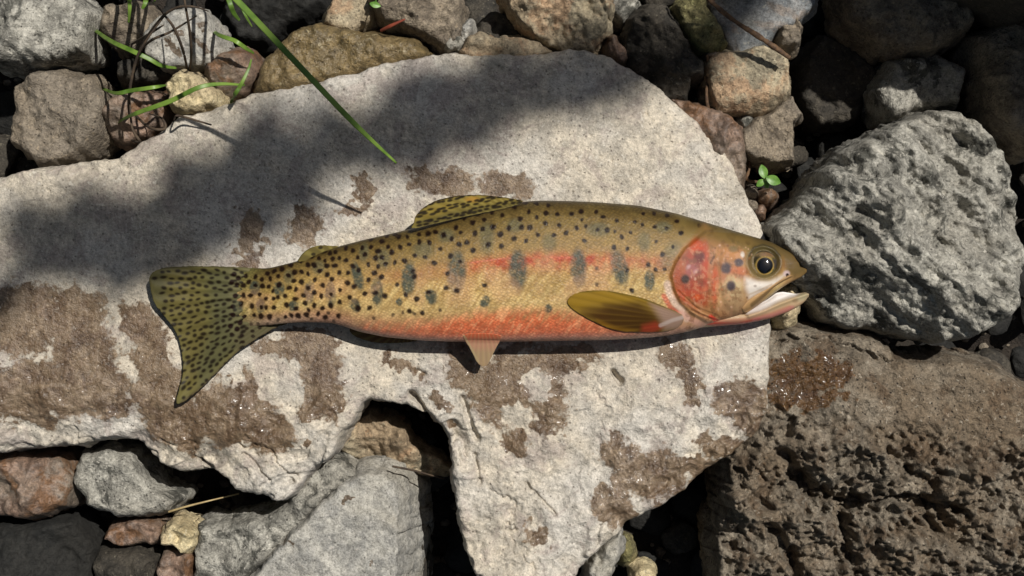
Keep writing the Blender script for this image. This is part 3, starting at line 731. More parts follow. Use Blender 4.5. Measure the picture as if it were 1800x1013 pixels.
def tile(ox, oy, sc, pts): return [(ox + a * sc, oy + b * sc) for a, b in pts]
Q = 200 / 1013
SPOTS = tile(400, 420, Q, [(45,315),(80,350),(25,385),(70,410),(125,415),(150,330),(175,385),(235,335),(235,415),(295,360),(300,420),(345,310),(405,288),(375,358),(360,425),(445,333),(455,412),(478,268),(540,325),(595,297),(657,295),(590,375),(660,385),(548,437),(610,450),(720,313),(712,232),(770,235),(810,172),(868,195),(825,285),(885,240),(955,240),(935,178),(890,320),(935,360),(780,365),(850,415),(720,440),(775,478),(680,502),(838,510),(925,495),(605,535),(510,510),(445,522),(405,530),(397,465),(335,537),(278,495),(190,505),(130,505),(55,508),(105,578),(35,605),(35,680),(135,690),(205,600),(288,610),(337,610),(410,612),(225,685),(288,690),(365,695),(525,590),(610,620),(510,695),(563,682),(625,685),(700,677),(720,633),(695,575),(775,592),(845,618),(920,597),(805,668),(985,687),(865,700),(95,750),(70,805),(10,780),(645,205),(745,160),(850,112),(905,125),(955,118),(995,170),(1000,300),(1005,455),(1000,565),(555,235)]) \
 + tile(600, 400, Q, [(35,185),(100,205),(185,178),(265,175),(360,127),(330,213),(420,172),(455,222),(508,82),(590,85),(525,175),(608,152),(690,62),(695,130),(772,55),(838,42),(787,138),(915,67),(983,103),(885,193),(975,255),(660,252),(752,268),(835,320),(950,412),(938,538),(570,298),(480,313),(215,243),(145,267),(42,293),(310,275),(368,270),(400,325),(332,350),(245,332),(105,345),(160,382),(300,408),(365,445),(248,468),(65,405),(62,495),(120,525),(80,622),(150,720),(215,590),(258,715),(310,585),(393,610),(505,508),(645,390),(658,440),(578,600),(677,635),(780,575),(612,745),(725,757),(620,20),(470,60),(400,70),(255,105)]) \
 + tile(800, 340, Q, [(625,80),(725,90),(830,108),(528,122),(420,122),(655,168),(808,180),(910,188),(725,220),(578,230),(420,198),(328,168),(278,150),(200,180),(80,222),(158,262),(262,238),(800,272),(925,292),(340,305),(248,322),(178,360),(480,315),(590,305),(665,310),(735,375),(878,377),(985,358),(402,370),(527,408),(633,427),(415,475),(297,460),(40,455),(110,440),(162,512),(10,308),(52,352),(45,610),(22,868),(268,820)]) \
 + tile(1000, 340, Q, [(20,188),(110,165),(240,172),(110,238),(300,210),(420,248),(580,260),(645,285),(660,180),(760,180),(875,197),(960,250),(758,300),(862,313),(990,355),(65,315),(145,297),(250,330),(333,335),(403,345),(543,353),(460,393),(130,427),(390,487),(510,498),(765,435),(912,480),(815,548),(690,640),(755,683),(840,680),(507,690),(550,865)]) \
 + tile(1125, 340, 0.3356, [(310,170),(372,200),(430,258),(485,250),(565,258),(210,210)])
SMALL = tile(400, 420, Q, [(440,725),(895,660),(940,735),(150,790),(195,760),(255,760),(135,833),(340,760),(740,715),(265,820),(340,800)]) + tile(600, 400, Q, [(650,768),(555,760),(465,778),(885,735),(288,808)]) + tile(1000, 340, Q, [(240,672),(238,815)])
PARR = [(720,490,13,29,4),(804,480,16,36,2),(910,475,16,35,0),(1016,472,14,34,-3),(1087,471,14,31,-14),(1139,493,9,18,0),(664,513,11,24,0),(759,522,10,13,-15),(625,537,9,12,-20),(853,530,8,11,15),(963,542,7,8,0),
        (446,507,9,12,0),(490,507,11,12,0),(456,537,8,13,0),(516,538,9,9,0),(545,513,9,20,0),(582,516,9,22,0),(416,540,8,12,0),(630,486,9,26,-15),(703,531,5,8,0)]
PARR2 = [(1130,426,11,17,0),(856,420,13,28,0),(965,428,12,17,0),(675,455,12,18,0),(745,440,18,14,0),(1050,405,20,13,0),(1176,452,16,26,30),(640,444,9,16,0),(905,398,14,12,0),(560,470,12,12,0),(507,488,9,14,0),(785,415,14,12,0),(1165,400,14,10,0)]

XT = [410,440,466,499,520,545,590,640,680,725,800,850,876,923,950,1000,1050,1125,1192,1259,1326,1360,1393,1410,1419,1423]
TOPY = [471,471,472,464,459,448,433,420,411,400,380,368,363,353,351,352,354,360,374,394,414,424,441,451,457,461]
XB = [410,440,466,487,527,577,594,628,675,740,800,876,943,1000,1060,1125,1170,1209,1240,1270,1296,1312,1326,1343,1360,1376,1393,1407,1417,1423]
BOTY = [577,574,573,570,567,568,572,584,594,600,602,602,601,600,599,596,592,585,576,567,559,553,546,534,521,509,498,491,488,486]
XZ = [410,440,480,520,560,600,650,750,900,1000,1150,1250,1300,1340,1370,1395,1410,1418,1423]
BZ = [7,10,19,26,32,38,46,55,61,63,61,55,50,43,35,27,20,14,6]
XC = [410,440,480,520,600,700,800,900,1150,1250,1340,1423]
ZCC = [16,24,38,46,52,57,59,61,61,57,54,52]

def smoothed(xs, X, Yv, w):
    y = np.interp(xs, X, Yv); k = np.hanning(w); k /= k.sum()
    return np.convolve(np.pad(y, w // 2, mode='edge'), k, 'valid')[:len(xs)]

def head_relief(x, y):
    """plates, folds and the eye socket on the visible flank of the head"""
    h = np.zeros(len(x)); k = np.nonzero(x > 1130)[0]; X = x[k]; Y = y[k]; r = np.zeros(len(k))
    oper = np.array([(1240,405),(1222,419),(1199,437),(1182,462),(1174,484),(1179,508),(1192,535),(1212,552),(1242,569),(1290,580),(1440,580),(1440,405)], float)
    d = seg_dist(X, Y, oper)[0] * np.where(inside(X, Y, oper), 1, -1)
    r += 4.5 * sstep(-1.5, 5, d)
    pre = np.array([(1262,440),(1258,465),(1257,492),(1264,526),(1282,552),(1310,562)], float)
    dp = seg_dist(X, Y, pre, closed=False)[0]; r -= 1.3 * sstep(9, 0, dp)
    for l in ([(1200,528),(1232,548),(1270,562)], [(1188,512),(1222,541),(1262,556)], [(1212,545),(1250,561),(1290,568)]):
        r -= 1.5 * sstep(3, 0, seg_dist(X, Y, np.array(l, float), closed=False)[0])
    de = np.hypot((X - 1342) / 31.0, (Y - 461) / 29.0)
    r += 1.6 * np.exp(-((de - 1.02) / 0.14) ** 2) - 6.0 * sstep(0.96, 0.72, de)
    r -= 3.5 * sstep(4, 0, np.hypot(X - 1384, Y - 484))
    r += 2.5 * np.exp(-(((X - 1330) / 40) ** 2 + ((Y - 505) / 10) ** 2))
    h[k] = r
    return h

def loft(xs, top, bot, b, zc, ntop, nbot, expo=2.2, relief=None):
    v = np.concatenate([np.linspace(0, math.pi, ntop, endpoint=False), np.linspace(math.pi, 2 * math.pi, nbot, endpoint=False)])
    cs = np.cos(v); sn = np.sin(v); e = 2 / expo
    cy = np.sign(cs) * np.abs(cs) ** e; cz = np.sign(sn) * np.abs(sn) ** e
    yc = (top + bot) / 2; a = (bot - top) / 2
    X = np.repeat(xs[:, None], len(v), 1); Y = yc[:, None] - a[:, None] * cy[None, :]; Z = zc[:, None] + b[:, None] * cz[None, :]
    x = X.ravel(); y = Y.ravel(); z = Z.ravel(); up = np.repeat(sn[None, :], len(xs), 0).ravel()
    if relief is not None: z = z + relief(x, y) * sstep(0.1, 0.6, up)
    n = len(v); i, j = np.meshgrid(np.arange(n), np.arange(len(xs) - 1)); i = i.ravel(); j = j.ravel(); i2 = (i + 1) % n
    F = np.stack([j * n + i, j * n + i2, (j + 1) * n + i2, (j + 1) * n + i], 1)
    c0 = len(x); x = np.append(x, [xs[0], xs[-1]]); y = np.append(y, [yc[0], yc[-1]]); z = np.append(z, [zc[0], zc[-1]])
    up = np.append(up, [0, 0])
    ii = np.arange(n); m = (len(xs) - 1) * n
    T = np.concatenate([np.stack([np.full(n, c0), (ii + 1) % n, ii], 1), np.stack([np.full(n, c0 + 1), m + ii, m + (ii + 1) % n], 1)])
    return x, y, z, F, T, up

ZF = 90.0      # reference height of the visible flank
def build_trout():
    root = empty('trout', W(880, 520, 0))
    tag(root, 'spotted trout with red flank stripe and open mouth lying on the pale rock', 'fish')
    skin = skin_mat('trout_skin'); finm = skin_mat('trout_fin', 0.5, 0.0, 0.25)
    xs = np.concatenate([np.arange(410, 1180, 1.3), np.arange(1180, 1423, 0.85), [1423.0]])
    w = 31
    top = smoothed(xs, XT, TOPY, w); bot = smoothed(xs, XB, BOTY, w); b = smoothed(xs, XZ, BZ, 41); zc = smoothed(xs, XC, ZCC, 61)
    fr = sstep(1405, 1423, xs); ym = (top + bot) / 2 ; sq = np.sqrt(np.clip(1 - fr ** 2, 0.0, 1)); top = ym - (ym - top) * (0.5 + 0.5 * sq); bot = ym + (bot - ym) * (0.5 + 0.5 * sq)
    x, y, z, F, T, up = loft(xs, top, bot, b, zc, 190, 36, 2.25, head_relief)
    # colour by depth across the flank
    tv = np.interp(x, xs, top); bv = np.interp(x, xs, smoothed(xs, [410,440,466,487,527,577,594,628,675,740,800,876,943,1000,1060,1125,1170,1209,1276,1313,1360,1423], [577,574,573,570,567,568,572,584,594,600,602,602,601,600,599,596,592,588,572,568,558,540], w))
    d = np.clip((y - tv) / (bv - tv), 0, 1)
    stops = [0, .06, .16, .3, .45, .6, .74, .86, 1.0]
    cols = np.array([(66,54,26),(96,78,40),(130,106,58),(160,130,78),(182,146,88),(202,168,106),(210,178,120),(208,158,116),(208,160,136)], float)
    LC = lin(cols) * 0.74
    base = np.stack([np.interp(d, stops, LC[:, i]) for i in range(3)], 1)
    p = Paint(x, y, base)
    n1 = fbm(x, y, 0 * x + 1, 46, 4, 0.6); n2 = fbm(x * 1.0 + y * 0.7, (y - x * 0.35) * 0.3, 0 * x + 4, 9, 3, 0.6); n3 = fbm(x, y, 0 * x + 9, 14, 3)
    p.mixm(np.clip(0.22 * sstep(-0.1, 0.6, n1), 0, 1), (150, 130, 74))
    p.mixm(0.45 * sstep(600, 470, x) * sstep(0.75, 0.95, d), (160, 152, 132))
    p.mixm(0.5 * sstep(660, 520, x) * sstep(0.2, 0.45, d) * sstep(0.85, 0.65, d), (206, 176, 96))
    p.mixm(0.75 * sstep(480, 415, x), (118, 116, 66))
    # red flank stripe and red belly
    lat = np.interp(x, [660, 800, 880, 960, 1100, 1190], [485, 470, 459, 453, 456, 458])
    s = np.exp(-((y - lat - 2) / np.where(y > lat, 19, 11)) ** 2)
    amt = np.interp(x, [640, 700, 810, 840, 900, 1000, 1060, 1100, 1170, 1190], [0, .16, .2, .8, .85, .9, .85, .55, .45, .2])
    p.mixm(np.clip(s * amt * (0.8 + 0.7 * n3), 0, 0.95), (204, 82, 54))
    for xa, xb_, al in ((828, 905, .55), (960, 1010, .5)):
        p.line([(q, np.interp(q, [660, 800, 880, 960, 1100], [485, 467, 456, 452, 455])) for q in np.linspace(xa, xb_, 9)], 1.3, (236, 130, 110), al)
    by = np.interp(x, [560, 640, 760, 830, 900, 980, 1060, 1150, 1190], [600, 575, 566, 552, 546, 548, 560, 580, 590])
    m = sstep(-14, 16, y - by + 10 * n2) * np.interp(x, [570, 620, 720, 800, 1000, 1120, 1180], [0, .55, .65, .9, .85, .6, .0])
    p.mixm(np.clip(m * (0.85 + 0.45 * n2), 0, 0.88), (232, 100, 58))  # belly red brightened to make up for shade on its curve
    p.mixm(np.clip(0.75 * sstep(.05, .5, n2) * m, 0, 1), (255, 172, 128))
    p.mixm(0.75 * sstep(0.92, 1.0, d) * sstep(560, 640, x), (206, 164, 148))
    p.mixm(np.clip(sstep(0.02, 0.5, n2) * 0.5 * sstep(0.35, 0.55, d) * sstep(0.95, 0.7, d), 0, 1), (236, 206, 140))
    p.mixm(np.clip(sstep(-0.02, -0.5, n2) * 0.4 * sstep(0.35, 0.55, d) * sstep(0.95, 0.7, d), 0, 1), (160, 124, 66))
    for (cx, cy, rx, ry, an) in PARR2: p.blob(cx, cy, rx, ry, (96, 100, 78), 0.55, 0.45, an)
    pre = p.c.copy(); ny = fbm(x, y, 0 * x + 51, 9, 3, 0.7)
    p.x = x + 1.8 * ny; p.y = y + 1.8 * n3
    for (cx, cy, rx, ry, an) in PARR: p.blob(cx, cy, rx, ry, (78, 84, 72), 0.95, 0.27, an)
    p.x = x; p.y = y
    kk = np.clip(0.92 + 0.5 * ny, 0.45, 1)[:, None]; p.c = pre * (1 - kk) + p.c * kk
    r_ = random.Random(3)
    p.mixm(np.clip(0.35 * sstep(-0.1, 0.5, fbm(x, y, 0 * x + 61, 60, 3)) * sstep(0.3, 0.5, d) * sstep(0.8, 0.6, d), 0, 1), (222, 168, 128))
    p.x = x + 1.3 * ny; p.y = y + 1.3 * fbm(x, y, 0 * x + 71, 9, 2)
    for (cx, cy) in SPOTS:
        k = 1.0 if cx < 1000 else 0.88
        p.blob(cx, cy, r_.uniform(3.2, 5.9) * k, r_.uniform(3.6, 5.6) * k, (28, 11, 6), 0.97, 0.40, r_.uniform(-30, 30))
    for (cx, cy) in SMALL: p.blob(cx, cy, 3.4, 3.4, (66, 52, 42), 0.8, 0.4)
    p.x = x; p.y = y
    # the head
    p.poly([(1240,395),(1222,419),(1199,437),(1182,462),(1174,484),(1179,508),(1192,535),(1212,552),(1250,566),(1290,566),(1330,540),(1360,505),(1330,490),(1300,470),(1290,430),(1262,420)], 10, (160, 108, 64), 0.7)
    p.poly([(1222,420),(1202,440),(1184,466),(1177,486),(1183,510),(1196,532),(1222,542),(1242,538),(1246,500),(1244,460),(1238,430)], 11, (156, 60, 36), 0.95)
    p.blob(1222, 438, 11, 14, (196, 72, 26), 0.85, 0.6); p.blob(1212, 474, 17, 13, (158, 98, 96), 0.7, 0.7, -30); p.blob(1206, 470, 5, 3, (214, 176, 176), 0.6, 0.6, -40); p.blob(1219, 478, 6, 3, (206, 160, 160), 0.5, 0.6, -40)  # purple sheen and pale glints of the gill cover painted into the colour
    p.blob(1238, 470, 6, 40, (190, 70, 40), 0.7, 0.6); p.blob(1190, 500, 10, 30, (170, 84, 44), 0.6, 0.6, 10)
    p.blob(1226, 452, 10, 11, (92, 28, 22), 0.9, 0.4)
    p.blob(1214, 516, 26, 15, (184, 80, 50), 0.7, 0.6); p.blob(1222, 522, 5, 5, (206, 90, 40), 0.8, 0.5)
    p.line([(1199,437),(1182,462),(1175,484),(1180,508),(1193,535)], 3.5, (176, 128, 70), 0.45)
    p.line([(1170,500),(1174,518),(1184,534),(1196,546),(1206,560)], 7, (226, 196, 176), 0.9)
    p.line([(1164,520),(1176,540),(1192,552)], 5, (206, 96, 76), 0.8); p.line([(1196,550),(1214,562),(1240,574)], 6, (224, 170, 150), 0.7)
    p.line([(1247,452),(1243,480),(1246,510),(1252,532)], 4.5, (190, 130, 88), 0.5)
    p.blob(1254, 500, 7, 34, (196, 84, 56), 0.8, 0.5); p.blob(1262, 520, 5, 22, (206, 160, 110), 0.6, 0.5, -12)
    p.line([(1252,452),(1246,463)], 2.2, (60, 30, 26), 0.9)
    p.line([(1204,524),(1236,546),(1280,562)], 4, (176, 122, 78), 0.7); p.line([(1196,530),(1230,553),(1262,563)], 2.4, (140, 86, 56), 0.7)
    p.blob(1284, 446, 20, 10, (186, 124, 66), 0.8, 0.6); p.blob(1292, 478, 18, 9, (196, 104, 66), 0.8, 0.6)
    p.blob(1284, 506, 19, 22, (206, 182, 138), 0.9, 0.4); p.blob(1290, 536, 26, 16, (178, 146, 108), 0.8, 0.6)
    p.poly([(1307,488),(1330,494),(1352,494),(1380,483),(1364,500),(1340,512),(1316,524),(1308,508)], 7, (236, 226, 214), 0.95); p.blob(1325, 503, 3, 2, (120, 100, 90), 0.6, 0.5); p.line([(1310,520),(1330,512),(1356,500)], 2, (196, 168, 140), 0.6)
    for q in ((1273,472,9,10),(1296,462,8,7),(1282,503,8,9)): p.blob(*q, (84, 70, 74), 0.9, 0.35)
    p.blob(1287, 438, 9, 6, (100, 96, 66), 0.7, 0.5); p.blob(1303, 448, 3.5, 5, (236, 230, 220), 0.7, 0.5)
    p.poly([(1318,412),(1360,424),(1393,443),(1412,458),(1424,468),(1420,480),(1398,488),(1382,478),(1376,450),(1350,428),(1320,428)], 8, (104, 86, 52), 0.9); p.poly([(1230,398),(1260,405),(1320,416),(1330,432),(1290,432),(1250,424),(1225,415)], 9, (122, 98, 54), 0.8)
    p.blob(1342, 461, 33, 31, (92, 82, 50), 0.85, 0.15); p.line([(1314,450),(1324,436),(1342,430),(1360,436),(1371,450)], 2, (60, 52, 36), 0.7)
    p.blob(1383, 481, 6, 5, (214, 190, 190), 0.8, 0.5); p.blob(1385, 484, 2.6, 3.2, (44, 34, 34), 0.95, 0.4)
    p.line([(1248,556),(1262,566),(1284,572)], 4, (206, 56, 42), 0.9)
    for (cx, cy, rx, ry, cc, al) in ((1232,500,8,6,(120,50,40),.6),(1196,470,6,9,(190,104,60),.6),(1236,512,5,10,(206,120,84),.6),(1208,505,9,6,(140,52,36),.6),(1218,460,6,5,(120,44,40),.5),(1268,488,6,9,(176,96,66),.6),(1270,515,6,8,(160,120,84),.6),(1300,520,9,8,(196,164,124),.6),(1262,468,6,8,(150,96,60),.6),(1298,486,6,4,(120,84,70),.5),(1274,540,12,6,(150,112,80),.6)):
        p.blob(cx, cy, rx, ry, cc, al, 0.7)
    hd = sstep(1180, 1215, x) * sstep(425, 440, y)
    n5 = fbm(x, y, 0 * x + 21, 18, 4, 0.65); n6 = fbm(x, y, 0 * x + 31, 9, 3, 0.6)
    p.mixm(np.clip(0.55 * sstep(0.05, 0.5, n5) * hd, 0, 1) * sstep(1320, 1290, x), (120, 78, 48)); p.mixm(np.clip(0.4 * sstep(0.1, 0.5, n6) * hd, 0, 1) * sstep(1320, 1290, x), (206, 150, 112))
    rh = random.Random(9)
    for _ in range(90):
        cx = rh.uniform(1185, 1320); cy = rh.uniform(430, 560); p.blob(cx, cy, rh.uniform(1.2, 3.0), rh.uniform(1.0, 2.2), rh.choice([(226, 180, 150), (110, 70, 48), (206, 120, 84), (96, 60, 44)]), rh.uniform(0.25, 0.6), 0.6, rh.uniform(0, 180))
    p.blob(1201, 491, 7.5, 7.5, (52, 40, 36), 0.95, 0.4)
    for q_ in ((1273,472,8,9),(1296,462,7,6),(1282,503,7,8)): p.blob(*q_, (70, 58, 62), 0.85, 0.45)
    p.c *= (1 - 0.16 * sstep(0, .6, n3))[:, None]
    ZR = lambda q: np.interp(q, [300, 420, 480, 600, 700, 1430], [32, 44, 62, 82, 90, 90])
    V = [to_world(x, y, z, ZR(x))]; FQ = [F]; FT = [T]; C = [p.c]; off = len(x)
    SC = [0.9 * sstep(1205, 1170, x)]
    # lower jaw
    xj = np.concatenate([np.arange(1222, 1429, 0.9), [1430.0]])
    tj = smoothed(xj, [1222,1260,1310,1335,1356,1372,1384,1396,1407,1418,1426,1430], [556,548,545,538,527,515,513,515,517,515,514,517], 11)
    bj = smoothed(xj, [1222,1240,1276,1313,1360,1393,1410,1420,1427,1430], [580,577,574,571,562,550,541,534,527,521], 11)
    bb = smoothed(xj, [1222,1260,1300,1360,1400,1420,1430], [40,36,30,22,16,10,3], 15); zj = smoothed(xj, [1222,1300,1360,1430], [44,42,40,42], 15)
    LIP = np.array([(1320,556),(1345,548),(1375,535),(1405,524),(1428,517)], float)
    def jaw_relief(X, Y):
        dl = seg_dist(X, Y, LIP, closed=False)[0]; ly = np.interp(X, LIP[:, 0], LIP[:, 1])
        ins = (Y < ly) & (X > 1312)
        return 4.0 * np.exp(-(dl / 4.0) ** 2) - 6 * sstep(0, 9, dl) * ins
    x, y, z, F, T, up = loft(xj, tj, bj, bb, zj, 90, 24, 2.2, jaw_relief)
    q = Paint(x, y, np.tile(lin((188, 158, 124)) * 0.76, (len(x), 1)))
    q.line([(1240,566),(1280,568),(1320,565),(1360,556),(1393,543)], 7, (188, 120, 96), 0.7)
    q.line([(1222,562),(1262,571),(1300,572),(1340,564)], 5, (204, 66, 52), 0.85)
    q.line([(1330,563),(1370,554),(1400,541)], 4, (206, 130, 124), 0.6)
    q.poly([(1316,553),(1340,524),(1372,505),(1398,510),(1414,517),(1400,523),(1372,533),(1342,546)], 3, (244, 238, 234), 1.0)
    q.blob(1384, 532, 24, 7, (190, 164, 122), 0.6, 0.5, -20); q.blob(1418, 522, 12, 7, (176, 164, 130), 0.9, 0.5, -25); q.blob(1404, 529, 6, 4, (120, 98, 70), 0.5, 0.5)
    V.append(to_world(x, y, z, ZF)); FQ.append(F + off); FT.append(T + off); C.append(q.c); SC.append(0 * x); off += len(x)
    # upper jaw bone lying over the corner of the mouth
    mp = np.array([(1301,541),(1305,549),(1314,551),(1325,544),(1344,525),(1366,504),(1386,492),(1400,486),(1392,482),(1384,485),(1358,498),(1336,511),(1314,526)], float)
    pm = resample(chaikin(mp, 2), 1.2)
    x, y, F, B, D, N = polymesh(pm, 1.0)
    bx = np.interp(x, xs, b); zc_ = np.interp(x, xs, zc); tp = np.interp(x, xs, top); bt = np.interp(x, xs, bot)
    nd = np.clip(np.abs((y - (tp + bt) / 2) / ((bt - tp) / 2)), 0, 0.93)
    zh = zc_ + bx * (1 - nd ** 2.25) ** (1 / 2.25)
    zh = np.maximum(zh, 72 - 0.12 * (x - 1300))
    ztop = zh + 2.5 + 5.5 * np.sqrt(np.clip(D / 7, 0, 1))
    bvi = np.unique(B); loc = -np.ones(len(x), int); loc[bvi] = np.arange(len(bvi)); lo = len(x) + np.arange(len(bvi))
    x2 = np.concatenate([x, x[bvi]]); y2 = np.concatenate([y, y[bvi]]); z2 = np.concatenate([ztop, ztop[bvi] - 16])
    F2 = np.concatenate([F, np.stack([B[:, 1], B[:, 0], lo[loc[B[:, 0]]], lo[loc[B[:, 1]]]], 1)])
    q = Paint(x2, y2, np.tile(lin((186, 146, 98)) * 0.76, (len(x2), 1)))
    q.line([(1400,484),(1372,498),(1344,518),(1322,536)], 4.5, (122, 96, 62), 0.8); q.line([(1312,530),(1306,541),(1312,548),(1330,543)], 2.4, (206, 160, 112), 0.8)
    q.line([(1390,496),(1370,509),(1348,528),(1328,545)], 2, (206, 176, 140), 0.7); q.line([(1384,485),(1358,498),(1336,511),(1314,526),(1302,540),(1305,549)], 1.6, (84, 58, 40), 0.8)
    V.append(to_world(x2, y2, z2, ZF)); FQ.append(F2 + off); C.append(q.c); SC.append(0 * x2); off += len(x2)
    mesh_obj('body', np.concatenate(V), [np.concatenate(FQ), np.concatenate(FT)], skin, root, origin=W(880, 520, 0), attrs={'tint': np.concatenate(C), 'scales': np.concatenate(SC)})

    # fins: thin webs with raised rays
    def fin(name, poly, zfn, thick, rayc, nray, rayamp, paint, step=1.5, wob=0.6, base=(130, 122, 62), rt=0.30):
        pp = resample(chaikin(np.array(poly, float), 1), step)
        if wob: pp = pp + np.stack([perlin(pp[:, 0] / 5, pp[:, 1] / 5, np.full(len(pp), 3.3)), perlin(pp[:, 0] / 5, pp[:, 1] / 5, np.full(len(pp), 9.3))], 1) * wob
        x, y, F, B, D, N = polymesh(pp, step)
        ang = np.arctan2(y - rayc[1], x - rayc[0]); ray = np.sin(ang * nray)
        zt = zfn(x, y) + rayamp * ray * sstep(0, 8, D)
        zb = zt - thick * (0.35 + 0.65 * sstep(0, 10, D))
        n = len(x); nb = np.unique(B)
        FB = F[:, ::-1] + n
        E = np.stack([B[:, 1], B[:, 0], B[:, 0] + n, B[:, 1] + n], 1)
        q = Paint(np.tile(x, 2), np.tile(y, 2), np.tile(lin(base) * 0.76, (2 * n, 1)))
        q.mixm(np.tile(np.clip(rt * sstep(-0.2, 1, ray), 0, 1), 2), (176, 164, 92)); q.mixm(np.tile(np.clip(rt * sstep(0.2, -1, ray), 0, 1), 2), (84, 78, 46))
        paint(q, np.tile(ang, 2), np.tile(D, 2))
        q.c *= {'tail_fin': 0.76, 'dorsal_fin': 0.9, 'pectoral_fin': 0.95, 'pelvic_fin': 1.12}.get(name, 1.0)
        return mesh_obj(name, to_world(np.tile(x, 2), np.tile(y, 2), np.concatenate([zt, zb]), ZR(np.tile(x, 2))), [np.concatenate([F, FB, E])], finm, root, attrs={'tint': q.c})
    rr = random.Random(11)
    # tail
    TAIL = [(505,466),(466,473),(438,470.5),(400,469),(360,467.5),(320,468),(291,470),(272,476),(264,486),(263,497),(269,534),(286,556),(305,581),(313.5,606),(319,650),(314,680),(307,709),(312,711),(324,706),(355,680),(383,650),(416,617),(449,595),(479,576),(505,569)]
    def tz(x, y):
        zb = np.interp(x, [260, 330, 400, 440, 470, 505], [20, 17, 26, 27, 26, 26]); return zb + 3.5 * np.sin((y - 470) / 32.0) * sstep(440, 330, x) + sstep(350, 265, x) * sstep(560, 470, y) * 16 + 5 * sstep(640, 710, y)
    def tp_(q, ang, D):
        q.poly([(270,480),(330,472),(350,520),(365,600),(345,690),(316,690),(318,620),(285,545)], 16, (136, 122, 58), 0.75)
        q.poly([(262,478),(290,472),(292,540),(270,530)], 8, (98, 96, 66), 0.6)
        q.poly([(400,466),(505,460),(505,574),(440,598),(400,600),(380,560),(385,500)], 16, (140, 134, 92), 0.8)
        q.poly([(440,480),(520,472),(520,556),(460,556)], 12, (182, 158, 96), 0.75); q.poly([(420,570),(505,562),(505,575),(430,615),(400,620)], 8, (112, 104, 70), 0.9)
        q.poly([(360,480),(400,470),(410,610),(350,690),(340,640),(372,570)], 14, (104, 106, 70), 0.7)
        q.line([(505,571),(479,577),(449,596),(416,618),(383,651),(355,681),(318,709)], 3.5, (96, 74, 52), 0.6)
        q.line([(263,486),(268,534),(305,582),(318,650),(308,708)], 2.5, (90, 76, 44), 0.4)
        q.line([(280,472),(340,467),(440,470)], 2.5, (84, 78, 44), 0.7)
        q.mixm(np.full(len(q.x), 0.28), (118, 112, 88))
        pts = []
        for k in range(9000):
            x = rr.uniform(272, 425); y = rr.uniform(474, 700)
            if any((x - a) ** 2 + ((y - b) * 1.2) ** 2 < 100 for a, b in pts): continue
            pts.append((x, y))
        for (x, y) in pts:
            if x < 282 + max(0, (y - 530)) * 0.25 and rr.random() < 0.6: continue
            a = math.degrees(math.atan2(y - 505, x - 560))
            q.blob(x, y, rr.uniform(3.4, 6.2), rr.uniform(2.0, 3.5), (34, 24, 18), 0.92, 0.5, a + rr.uniform(-14, 14))
        for (cx, cy) in SPOTS:
            if 398 < cx < 510: q.blob(cx, cy, 4.6, 4.6, (38, 20, 18), 0.97, 0.3)
        for (cx, cy, rx, ry, an) in PARR:
            if cx < 510: q.blob(cx, cy, rx, ry, (90, 96, 84), 0.35, 0.5)
        for c in ((452,577),(440,583),(430,578),(422,590),(441,592),(412,600),(424,602),(464,572),(404,588)): q.blob(*c, 3.6, 3.0, (40, 26, 20), 0.9, 0.35)
    fin('tail_fin', TAIL, tz, 4, (540, 512), 62, 1.3, tp_, 1.3, wob=1.0)
    # dorsal fin, folded back along the spine
    DORS = [(722,404),(728,392),(729,383),(735,373),(748,361),(770,350),(797,344),(836,341),(870,344),(900,348),(926,354),(890,366),(850,374),(800,385),(760,395)]
    def dz(x, y): return np.interp(x, XC, ZCC) + 22 + 0.55 * (y - 360)
    def dp(q, ang, D):
        q.poly([(726,400),(745,378),(850,362),(920,352),(920,362),(850,376),(760,398)], 7, (82, 76, 44), 0.6)
        q.blob(830, 350, 12, 5, (206, 150, 62), 0.6, 0.6); q.blob(765, 372, 30, 9, (160, 134, 56), 0.5, 0.6, -18)
        q.line([(722,402),(729,384),(748,361),(797,344),(836,341),(900,348)], 2, (86, 70, 36), 0.7)
        for j in range(6):
            for i in range(17):
                x = 736 + i * 11 + rr.uniform(-3, 3); y = 396 - i * 2.6 - j * 8.0 + (j % 2) * 3 + rr.uniform(-2, 2)
                q.blob(x, y, rr.uniform(4.2, 6.2), rr.uniform(2.0, 2.8), (36, 28, 20), 0.92, 0.4, -12)
    fin('dorsal_fin', DORS, dz, 5, (960, 420), 90, 0.6, dp, 1.1, base=(150, 130, 62))
    ADI = [(520,461),(526,451),(535,440),(548,433),(565,430),(582,432),(597,433),(585,441),(560,451),(540,458)]
    def adp(q, ang, D):
        q.line([(522,458),(528,448),(540,436)], 2, (80, 76, 36), 0.7)
        for c in ((561,435),(570,444),(581,444),(549,447)): q.blob(*c, 4.2, 3, (36, 28, 18), 0.9, 0.35)
    fin('adipose_fin', ADI, lambda x, y: np.interp(x, XC, ZCC) + 9 + 0.3 * (y - 440), 6, (600, 470), 20, 0.1, adp, 1.1, base=(112, 98, 50))
    PEC = [(996,528),(1004,518),(1022,512),(1046,510),(1075,512),(1104,518),(1135,526),(1168,540),(1196,551),(1202,560),(1196,574),(1180,582),(1150,585),(1120,584),(1092,583),(1066,576),(1040,564),(1020,553),(1004,543),(997,535)]
    XS, TO, BO, BB, ZZ = xs, top, bot, b, zc
    def pz(x, y):
        ym = (np.interp(x, XS, TO) + np.interp(x, XS, BO)) / 2; hh = (np.interp(x, XS, BO) - np.interp(x, XS, TO)) / 2
        nd = np.clip(np.abs((y - ym) / hh), 0, 0.985)
        return np.interp(x, XS, ZZ) + np.interp(x, XS, BB) * (1 - nd ** 2.25) ** (1 / 2.25) + np.interp(x, [995, 1080, 1150, 1200], [2.5, 4, 3.5, 1])
